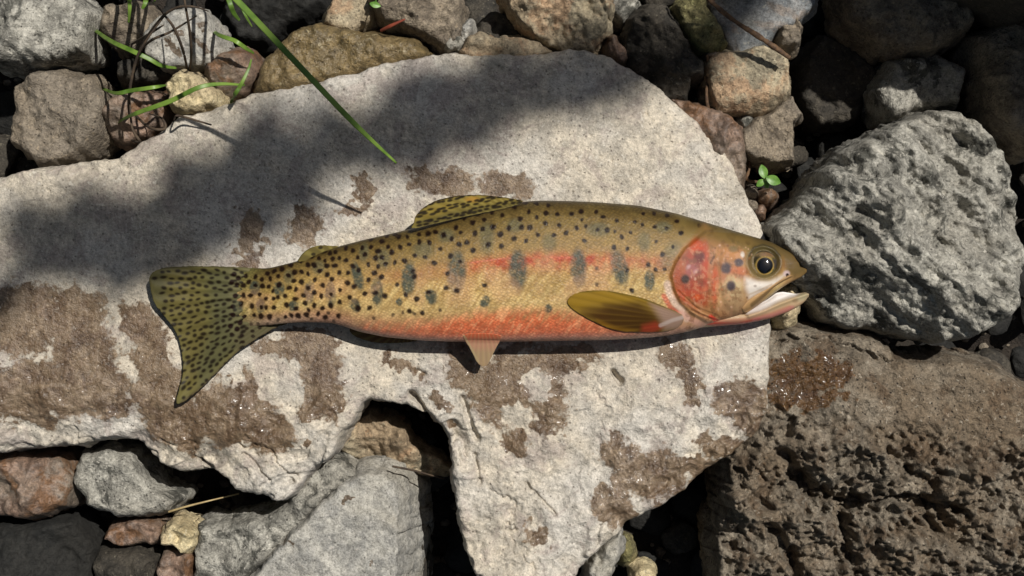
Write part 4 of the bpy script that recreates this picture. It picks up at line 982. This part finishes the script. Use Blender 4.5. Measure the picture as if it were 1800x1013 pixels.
    def pp_(q, ang, D):
        q.poly([(990,530),(1010,512),(1060,508),(1100,516),(1140,528),(1100,534),(1040,536),(1010,544)], 9, (166, 130, 38), 0.85)
        q.poly([(1024,548),(1060,540),(1110,540),(1160,560),(1160,586),(1090,586),(1050,570)], 12, (78, 48, 22), 0.9)
        q.poly([(1060,536),(1120,532),(1150,556),(1120,574),(1070,562)], 10, (82, 56, 22), 0.85)
        q.poly([(1048,562),(1080,574),(1120,580),(1110,586),(1060,578)], 5, (166, 118, 36), 0.7)
        q.poly([(1128,572),(1150,566),(1166,574),(1150,586),(1126,586)], 7, (184, 70, 48), 0.8)
        q.poly([(1140,532),(1175,542),(1206,556),(1196,580),(1168,582),(1160,562)], 9, (178, 146, 130), 0.85)
        q.line([(1160,572),(1180,563),(1198,558)], 4, (220, 200, 190), 0.6); q.line([(1010,514),(1060,510),(1120,523),(1190,548)], 1.8, (110, 92, 30), 0.7)
        q.mixm(np.clip(0.12 * sstep(0.3, 1, np.sin(ang * 88)), 0, 1) * sstep(1160, 1100, q.x), (178, 138, 52)); q.mixm(np.clip(0.14 * sstep(0.3, 1, -np.sin(ang * 88)), 0, 1) * sstep(1160, 1100, q.x), (66, 46, 20))
    fin('pectoral_fin', PEC, pz, 2, (1225, 566), 88, 0.12, pp_, 1.1, base=(140, 108, 40), rt=0.12)
    PEL = [(812,588),(840,585),(882,588),(880,598),(871,614),(863,630),(856,645),(848,648),(838,641),(827,616),(816,598)]
    def pe(q, ang, D):
        q.poly([(808,578),(886,578),(880,600),(815,600)], 7, (226, 108, 70), 0.9); q.poly([(815,596),(880,596),(872,616),(825,616)], 8, (222, 156, 128), 0.6); q.line([(812,584),(826,610),(840,638)], 2, (206, 186, 140), 0.7)
        q.mixm(np.clip(0.3 * sstep(0.4, 1, np.sin(ang * 70)), 0, 1), (206, 176, 130))
    fin('pelvic_fin', PEL, lambda x, y: np.maximum(np.minimum(pz(x, np.minimum(y, 599)) - 2.2, 150), np.interp(y, [590, 602, 648], [60, 74, 40])) * (y < 598) + np.interp(y, [598, 604, 648], [78, 72, 40]) * (y >= 598), 2, (846, 520), 70, 0.2, pe, 1.1, base=(196, 164, 128), rt=0.12)
    ANA = [(610,574),(660,588),(720,596),(735,602),(700,606),(655,606),(625,598),(606,586)]
    fin('anal_fin', ANA, lambda x, y: 18 + 0 * x, 4, (720, 560), 40, 0.5, lambda q, a, D: None, 1.6, base=(120, 96, 66))
    # eye
    ey = mesh_dome('eye', 1342, 464, 88, 25.5, 23.5, 14, root, eye_paint, 0.1)
    mesh_dome('pupil', 1343, 468, 100.4, 11.8, 12.6, 2.4, ey, lambda q: None, 0.08, base=(8, 8, 9))

def eye_paint(q):
    d = np.hypot((q.x - 1343) / 1.0, (q.y - 467))
    q.mixm(sstep(27, 23, d), (112, 98, 54)); q.mixm(0.7 * sstep(-2, 14, q.y - 467) * sstep(26, 20, d), (104, 98, 54))
    q.blob(1333, 449, 12, 7, (138, 112, 74), 0.8, 0.6); q.blob(1350, 447, 12, 6, (142, 106, 80), 0.7, 0.6)
    q.blob(1328, 457, 8, 7, (52, 48, 34), 0.9, 0.4); q.blob(1361, 464, 6, 9, (52, 42, 40), 0.9, 0.4); q.blob(1320, 476, 6, 7, (62, 60, 36), 0.8, 0.5)
    q.mixm((0.55 + 0.45 * sstep(0, 10, q.y - 467)) * sstep(17.6, 15.6, d), (196, 162, 86)); q.mixm(sstep(14.5, 13.5, d), (20, 16, 10))
    n = perlin(q.x / 5, q.y / 5, 0 * q.x + 2) ; q.mixm(np.clip(0.5 * sstep(0.0, 0.5, n) * (d > 15), 0, 1), (70, 60, 36))
    dd = np.hypot((q.x - 1342) / 25.5, (q.y - 464) / 23.5); q.mixm(sstep(0.84, 0.97, dd), (48, 42, 28))

def mesh_dome(name, cx, cy, z0, rx, ry, hgt, parent, painter, rough, base=(110, 98, 56)):
    nr, na = 40, 96
    r = np.linspace(0, 1, nr)[1:]; a = np.linspace(0, 2 * math.pi, na, endpoint=False)
    R, A = np.meshgrid(r, a, indexing='ij')
    x = np.append(cx, cx + (R * rx * np.cos(A)).ravel()); y = np.append(cy, cy - (R * ry * np.sin(A)).ravel())
    z = np.append(z0 + hgt, (z0 + hgt * np.sqrt(np.clip(1 - R ** 2, 0, 1))).ravel())
    i, j = np.meshgrid(np.arange(na), np.arange(nr - 2)); i = i.ravel(); j = j.ravel(); i2 = (i + 1) % na
    F = np.stack([1 + j * na + i, 1 + (j + 1) * na + i, 1 + (j + 1) * na + i2, 1 + j * na + i2], 1)
    ii = np.arange(na); T = np.stack([np.zeros(na, int), 1 + ii, 1 + (ii + 1) % na], 1)
    q = Paint(x, y, np.tile(lin(base) * 0.76, (len(x), 1))); painter(q)
    m = skin_mat(name + '_gloss', rough, 1.0, 0)
    m.node_tree.nodes['Principled BSDF'].inputs['Coat Roughness'].default_value = 0.04
    return mesh_obj(name, to_world(x, y, z, ZF), [F, T], m, parent, attrs={'tint': q.c})
build_trout()

# ------------------------------------------------------------------ stems, blades, twigs
def strand(name, pts, wid, mat, label, cat, group=None, flat=0.35, n=40, parent=None, tip=0.1, knots=0.0):
    """tapered bent tube; pts are (px, py, height)"""
    P = np.array([W(*p) for p in pts]); m = len(P)
    t = np.linspace(0, m - 1, n); out = []
    for k in t:
        i = min(int(k), m - 2); f = k - i
        p0, p1, p2, p3 = P[max(i - 1, 0)], P[i], P[i + 1], P[min(i + 2, m - 1)]
        out.append(0.5 * ((2 * p1) + (-p0 + p2) * f + (2 * p0 - 5 * p1 + 4 * p2 - p3) * f * f + (-p0 + 3 * p1 - 3 * p2 + p3) * f ** 3))
    C = np.array(out); T = np.gradient(C, axis=0); T /= np.linalg.norm(T, axis=1)[:, None]
    upv = np.array([0.15, 0.1, 1.0]); side = np.cross(T, upv); side /= np.linalg.norm(side, axis=1)[:, None]; nn = np.cross(side, T)
    w = np.interp(np.linspace(0, 1, n), np.linspace(0, 1, len(wid)), wid) * S / 2
    if knots: w = w * (1 + knots * perlin(np.arange(n) / 2.3, np.full(n, 3.1), np.full(n, pts[0][0] / 7.0)))
    ring = 8; V = []
    for a in np.linspace(0, 2 * math.pi, ring, endpoint=False):
        V.append(C + side * (np.cos(a) * w)[:, None] + nn * ((np.sin(a) * flat + (0.35 * abs(math.cos(a)) if flat < 0.5 else 0)) * w)[:, None])
    V = np.stack(V, 1).reshape(-1, 3)
    i, j = np.meshgrid(np.arange(ring), np.arange(n - 1)); i = i.ravel(); j = j.ravel(); i2 = (i + 1) % ring
    F = np.stack([j * ring + i, j * ring + i2, (j + 1) * ring + i2, (j + 1) * ring + i], 1)
    e = np.stack([np.arange(ring)[::-1], (n - 1) * ring + np.arange(ring)])
    o = mesh_obj(name, V, [F, e], mat, parent)
    if parent is None: tag(o, label, cat, group)
    return o
B_ = 'grass blade'; G_ = 'green blades at the upper left'; D_ = 'dark stems at the upper left'
strand('grass_blade', [(230,-330,-420),(290,-180,180),(375,-38,385),(420,5,375),(520,110,310),(620,215,255),(697,287,200)], [6,8,9,10,9.5,9,3], M_GREEN, 'long bright green grass blade arching over the flat rock', B_, G_, 0.3, 70)
strand('grass_blade', [(330,-160,-300),(380,-60,100),(402,0,150),(410,22,140),(421,36,120)], [6,8,9,8,4], M_GREEN, 'short green blade tip beside the long blade at the top', B_, G_, 0.3)
strand('grass_blade', [(360,-140,-300),(405,-40,120),(428,20,140),(443,47,120)], [5,6,5,2], M_GREEN, 'thin green sliver hanging beside the long blade', B_, G_, 0.3)
strand('grass_blade', [(150,40,-300),(190,70,-40),(232,90,30),(262,104,34),(284,116,20),(310,120,-10)], [6,8,9,8,7,4], M_GREEN, 'green blade crossing below the blotched grey stone', B_, G_, 0.3)
strand('grass_blade', [(170,150,-300),(200,164,-20),(230,160,20),(270,154,40),(292,150,10)], [5,7,8,7,3], M_GREEN, 'short level green blade left of the cream stone', B_, G_, 0.3)
strand('grass_blade', [(180,230,-300),(226,206,-30),(250,196,20),(300,178,46),(350,154,60),(390,148,40),(430,150,10)], [6,8,8,9,8,6,3], M_GREEN, 'green blade lying across the small cream stone', B_, G_, 0.3, 50)
strand('grass_blade', [(405,190,-200),(410,172,10),(422,152,40),(436,124,40),(442,104,30)], [6,8,7,5,2], M_GREEN, 'upright green blade beside the reddish pebble', B_, G_, 0.3)
strand('grass_blade', [(370,50,-260),(384,62,-60),(412,72,-20),(430,84,-30),(446,94,-60)], [6,8,8,8,4], M_GREEN, 'dim green blade above the reddish pebble', B_, G_, 0.3)
strand('grass_blade', [(240,-80,-300),(252,-20,60),(256,2,90),(250,16,90)], [7,9,9,4], M_GREEN, 'green blade tip at the top edge above the blotched stone', B_, G_, 0.3)
strand('grass_blade', [(210,-90,-300),(224,-20,60),(228,10,80),(226,40,60)], [6,8,7,3], M_GREEN, 'green blade at the top left corner of the stones', B_, G_, 0.3)
strand('grass_blade', [(270,-70,-300),(272,-14,60),(270,6,70)], [6,8,3], M_GREEN, 'tiny green blade tip right of the top edge tip', B_, G_, 0.3)
DS = [([(240,150,-320),(246,90,-60),(280,36,60),(310,14,100),(340,12,110),(366,20,90)], 'dark stem arching over the blotched grey stone'),
      ([(332,130,-200),(336,100,0),(334,60,60),(326,10,100),(318,-40,90)], 'upright dark stem in front of the blotched stone'),
      ([(330,128,-180),(322,90,10),(306,50,60),(290,28,70),(276,10,60)], 'bent dark stem beside the upright one'),
      ([(228,110,-260),(262,74,20),(300,56,50),(346,28,80)], 'dark stem slanting up to the right over the blotched stone'),
      ([(232,230,-260),(226,180,-20),(238,110,40),(258,70,70),(296,20,80)], 'long dark stem at the far left leaning right'),
      ([(228,80,-160),(262,60,10),(288,44,30)], 'short brown stem at the far left'),
      ([(232,196,-160),(262,224,-10),(290,226,0),(284,208,-10),(262,200,-60)], 'curled dark stem on the pinkish stone'),
      ([(226,244,-160),(246,250,-30),(232,224,-20),(228,170,-20)], 'dark stem beside the left rim of the rock')]
for p_, lb in DS: strand('dry_stem', p_, [4, 5, 5, 4, 2], M_STALK, lb, 'stem', D_, 0.9, 46)
strand('dry_stem', [(306,226,-160),(308,205,40),(324,206,22),(345,212,16),(372,220,10)], [2, 4, 4, 3], M_STALK, 'dark stem lying on the upper left corner of the flat rock', 'stem', D_, 0.9)
strand('twig', [(1220,-40,60),(1250,2,44),(1290,36,26),(1330,62,20),(1360,82,12),(1388,102,2)], [8,9,9,10,10,8], M_TWIG, 'straight brown twig lying on the blue grey slab', 'twig', None, 0.9, 60, knots=0.35)
strand('twig', [(1243,98,-40),(1244,130,-70),(1242,170,-60),(1246,196,-70)], [5,6,6,7], M_TWIG, 'short upright grey twig in the gap left of the tan stone', 'twig', None, 0.9, knots=0.3)
strand('twig', [(1316,250,-120),(1318,290,-110),(1314,316,-100),(1336,320,-105)], [4,5,6,5], M_TWIG, 'thin twig beside the small green seedling', 'twig', None, 0.9, knots=0.3)
strand('dry_stem', [(296,900,-110),(330,890,-100),(370,880,-110),(420,868,-130)], [4,4,3,2], M_STRAW, 'straw coloured stem in the dark gap at the lower left', 'stem', None, 0.9)
strand('dry_stem', [(670,54,-40),(686,46,-20),(712,34,-10)], [6,7,3], M_REDTWIG, 'short red brown stem on the block at the top edge', 'stem', None, 0.8)
strand('twig', [(690,820,-70),(730,828,-90),(780,842,-120)], [4,4,2], M_STALK, 'dark twig under the stone inside the hollow', 'twig', None, 0.9)

def leaf(name, cx, cy, z, ln, wd, ang, mat, parent, tiltz=0.15, fold=0.25):
    nu, nv = 9, 5; V = []; a = math.radians(ang)
    for i in range(nu):
        u = i / (nu - 1); w = wd * math.sin(math.pi * min(1, u * 0.94 + 0.04)) ** 0.8
        for j in range(nv):
            v = (j / (nv - 1) - 0.5); lx = u * ln; ly = v * w
            V.append(W(cx + lx * math.cos(a) - ly * math.sin(a), cy + lx * math.sin(a) + ly * math.cos(a), z + tiltz * lx + fold * abs(ly) - 0.012 * lx * lx))
    n = len(V); V2 = np.array(V + [p - np.array([0, 0, 1.2 * S]) for p in V])
    i, j = np.meshgrid(np.arange(nv - 1), np.arange(nu - 1)); k = (j * nv + i).ravel()
    F = np.stack([k, k + nv, k + nv + 1, k + 1], 1)
    return mesh_obj(name, V2, np.concatenate([F, F[:, ::-1] + n]), mat, parent)
def seedling():
    r = empty('seedling', W(1344, 325, -230)); tag(r, 'small green seedling with four leaves right of the flat rock', 'seedling')
    strand('stem', [(1346,326,-230),(1345,322,-120),(1344,312,-60)], [5,4,3], M_LEAF, None, None, None, 0.9, 14, r)
    for (cx, cy, z, ln, wd, an) in ((1345,314,-58,25,16,-105),(1347,312,-52,27,18,22),(1344,316,-62,18,12,140),(1346,318,-66,14,10,75)):
        leaf('leaf', cx, cy, z, ln, wd, an, M_LEAF, r)
seedling()
def sprig():
    r = empty('sprig', W(658, 0, -200)); tag(r, 'bit of green leaf with an orange tip at the top edge', 'sprig')
    strand('stem', [(658,-20,-200),(660,-6,-60),(661,6,-30)], [3,3,2], M_LEAF, None, None, None, 0.9, 12, r)
    leaf('leaf', 650, 6, -30, 20, 11, 15, M_LEAF, r); leaf('leaf', 656, -2, -34, 16, 9, -30, M_LEAF, r)
sprig()

# ------------------------------------------------------------------ overhanging tree outside the picture; its bough dapples the rock
def tree():
    base = np.array([1.4, 1.6, -0.11])
    r = empty('tree', base); tag(r, 'leafy tree on the bank outside the picture, bough over the rock', 'tree')
    def tube(name, pts, rad):
        P = np.array(pts); n = 60; t = np.linspace(0, len(P) - 1, n); C = np.stack([np.interp(t, np.arange(len(P)), P[:, i]) for i in range(3)], 1)
        C += 0.012 * np.stack([perlin(t * 1.7, 0 * t + 1, 0 * t), perlin(t * 1.7, 0 * t + 7, 0 * t), 0 * t], 1)
        T = np.gradient(C, axis=0); T /= np.linalg.norm(T, axis=1)[:, None]; sd = np.cross(T, (0.3, 0.5, 0.81)); sd /= np.linalg.norm(sd, axis=1)[:, None]; nn = np.cross(sd, T)
        w = np.interp(np.linspace(0, 1, n), np.linspace(0, 1, len(rad)), rad); V = []
        for a in np.linspace(0, 2 * math.pi, 12, endpoint=False): V.append(C + sd * (math.cos(a) * w)[:, None] + nn * (math.sin(a) * w)[:, None])
        V = np.stack(V, 1).reshape(-1, 3); i, j = np.meshgrid(np.arange(12), np.arange(n - 1)); i = i.ravel(); j = j.ravel(); i2 = (i + 1) % 12
        mesh_obj(name, V, [np.stack([j * 12 + i, j * 12 + i2, (j + 1) * 12 + i2, (j + 1) * 12 + i], 1), np.stack([np.arange(12)[::-1], (n - 1) * 12 + np.arange(12)])], M_BARK, r)
    sv = np.array(SUNV)
    DIST = 1.85
    def up(px, py, dist=DIST): return W(px, py, 0) + sv * dist
    band = [(30,440),(200,430),(290,415),(390,345),(480,290),(640,245),(760,205),(880,165),(1010,125),(1090,105)]
    wid = [46,44,42,44,52,36,32,32,26,16]
    tube('trunk', [base, base + (0.02, 0.01, 0.5), base + (-0.03, 0.0, 1.0), base + (0, 0.05, 1.7), base + (0.25, 0.3, 2.6)], [0.06, 0.05, 0.045, 0.035, 0.02])
    sp = [base + (0, 0.05, 1.6)] + [up(x, y) for x, y in [(1300,40)] + band[::-1]]
    tube('bough', sp, [0.022, 0.006, 0.005, 0.004, 0.003, 0.002])
    rg = random.Random(5); V = []; F = []
    def add_leaf(c, ln, d, nrm):
        d = d / np.linalg.norm(d); s_ = np.cross(nrm, d); s_ /= np.linalg.norm(s_); k = len(V)
        for u, w in ((0, 0), (0.3, 0.32), (0.65, 0.27), (1, 0)):
            for sg in (-1, 1): V.append(c + d * ln * u + s_ * sg * ln * w - np.array([0, 0, 1]) * 0.15 * ln * u * u)
        for q in range(3): F.append((k + 2 * q, k + 2 * q + 1, k + 2 * q + 3, k + 2 * q + 2))
    ps = [(p, w) for p, w in zip(band, wid)]
    for k in range(760):
        t = rg.uniform(0, len(band) - 1); i = min(int(t), len(band) - 2); f = t - i
        x = band[i][0] * (1 - f) + band[i + 1][0] * f; y = band[i][1] * (1 - f) + band[i + 1][1] * f; w = wid[i] * (1 - f) + wid[i + 1] * f
        if math.sin(t * 5.3) * 0.5 + math.sin(t * 2.1 + 1) * 0.5 < rg.uniform(-0.9, 0.5): continue
        y2 = y + rg.gauss(0, 0.46) * w; x2 = x + rg.gauss(0, 26)
        c = up(x2, y2, DIST + rg.uniform(-0.22, 0.3))
        d = np.array([rg.gauss(0, 1), rg.gauss(0, 1), rg.gauss(0, 0.3)]); nrm = np.array([rg.gauss(0, .35), rg.gauss(0, .35), 1])
        add_leaf(c, rg.uniform(0.016, 0.028), d, nrm)
    for k in range(1500):                                        # the crown round the trunk top
        a = rg.uniform(0, 6.28); rr_ = rg.uniform(0.1, 0.55) ; c = base + np.array([math.cos(a) * rr_ + 0.35, math.sin(a) * rr_ + 0.4, 2.4 + rg.gauss(0, 0.25)])
        d = np.array([rg.gauss(0, 1), rg.gauss(0, 1), rg.gauss(0, 0.4)]); add_leaf(c, rg.uniform(0.04, 0.08), d, np.array([rg.gauss(0, .5), rg.gauss(0, .5), 1]))
    o = mesh_obj('crown', np.array(V), np.array(F), M_TREELEAF, r, smooth=False); tag(o, kind='stuff')
tree()

# ------------------------------------------------------------------ added shrubs outside the picture, put in to block skylight
def shrub(loc, rad, hgt, label, seed):
    b = np.array(loc); r = empty('shrub', b); tag(r, label, 'shrub', 'added shrubs that block skylight')
    rg = random.Random(seed); V = []; F = []
    for k in range(1300):
        u = np.array([rg.gauss(0, 1), rg.gauss(0, 1), rg.gauss(0, 1)]); u /= np.linalg.norm(u); u *= rg.uniform(0.45, 1.0) ** 0.5
        c = b + np.array([u[0] * rad, u[1] * rad, hgt * 0.56 + u[2] * hgt * 0.46]); ln = rg.uniform(0.05, 0.1)
        d = np.array([rg.gauss(0, 1), rg.gauss(0, 1), rg.gauss(0, 0.6)]); d /= np.linalg.norm(d); s_ = np.cross(d, [rg.gauss(0, 1), rg.gauss(0, 1), 1.2]); s_ /= np.linalg.norm(s_); k0 = len(V)
        for q, w in ((0, 0.02), (0.3, 0.3), (0.65, 0.26), (1, 0.01)):
            for sg in (-1, 1): V.append(c + d * ln * q + s_ * sg * ln * w)
        for q in range(3): F.append((k0 + 2 * q, k0 + 2 * q + 1, k0 + 2 * q + 3, k0 + 2 * q + 2))
    o = mesh_obj('crown', np.array(V), np.array(F), M_TREELEAF, r, smooth=False); tag(o, kind='stuff')
    for i in range(5):
        a = i * 1.26 + seed; e = b + np.array([math.cos(a) * rad * 0.6, math.sin(a) * rad * 0.6, hgt * 0.8]); n = 8
        P = np.array([b + (e - b) * t + np.array([math.cos(a), math.sin(a), 0]) * 0.03 * math.sin(3 * t) for t in np.linspace(0, 1, n)]); W_ = np.linspace(0.012, 0.003, n)
        VV = np.stack([P + np.array([math.cos(q), math.sin(q), 0]) * W_[:, None] for q in np.linspace(0, 2 * math.pi, 7)[:-1]], 1).reshape(-1, 3)
        ii, jj = np.meshgrid(np.arange(6), np.arange(n - 1)); ii = ii.ravel(); jj = jj.ravel(); i2 = (ii + 1) % 6
        mesh_obj('stem', VV, np.stack([jj * 6 + ii, jj * 6 + i2, (jj + 1) * 6 + i2, (jj + 1) * 6 + ii], 1), M_BARK, r)
shrub((-0.95, 0.05, -0.12), 0.5, 1.7, 'added leafy shrub blocking skylight beyond the left side of the picture', 31)
shrub((-0.25, -0.95, -0.12), 0.5, 1.6, 'added leafy shrub blocking skylight below the picture', 32)
shrub((0.95, -0.75, -0.12), 0.5, 1.7, 'added leafy shrub blocking skylight beyond the lower right corner', 33)
shrub((-0.75, 0.95, -0.12), 0.5, 1.7, 'added leafy shrub blocking skylight beyond the upper left corner', 34)
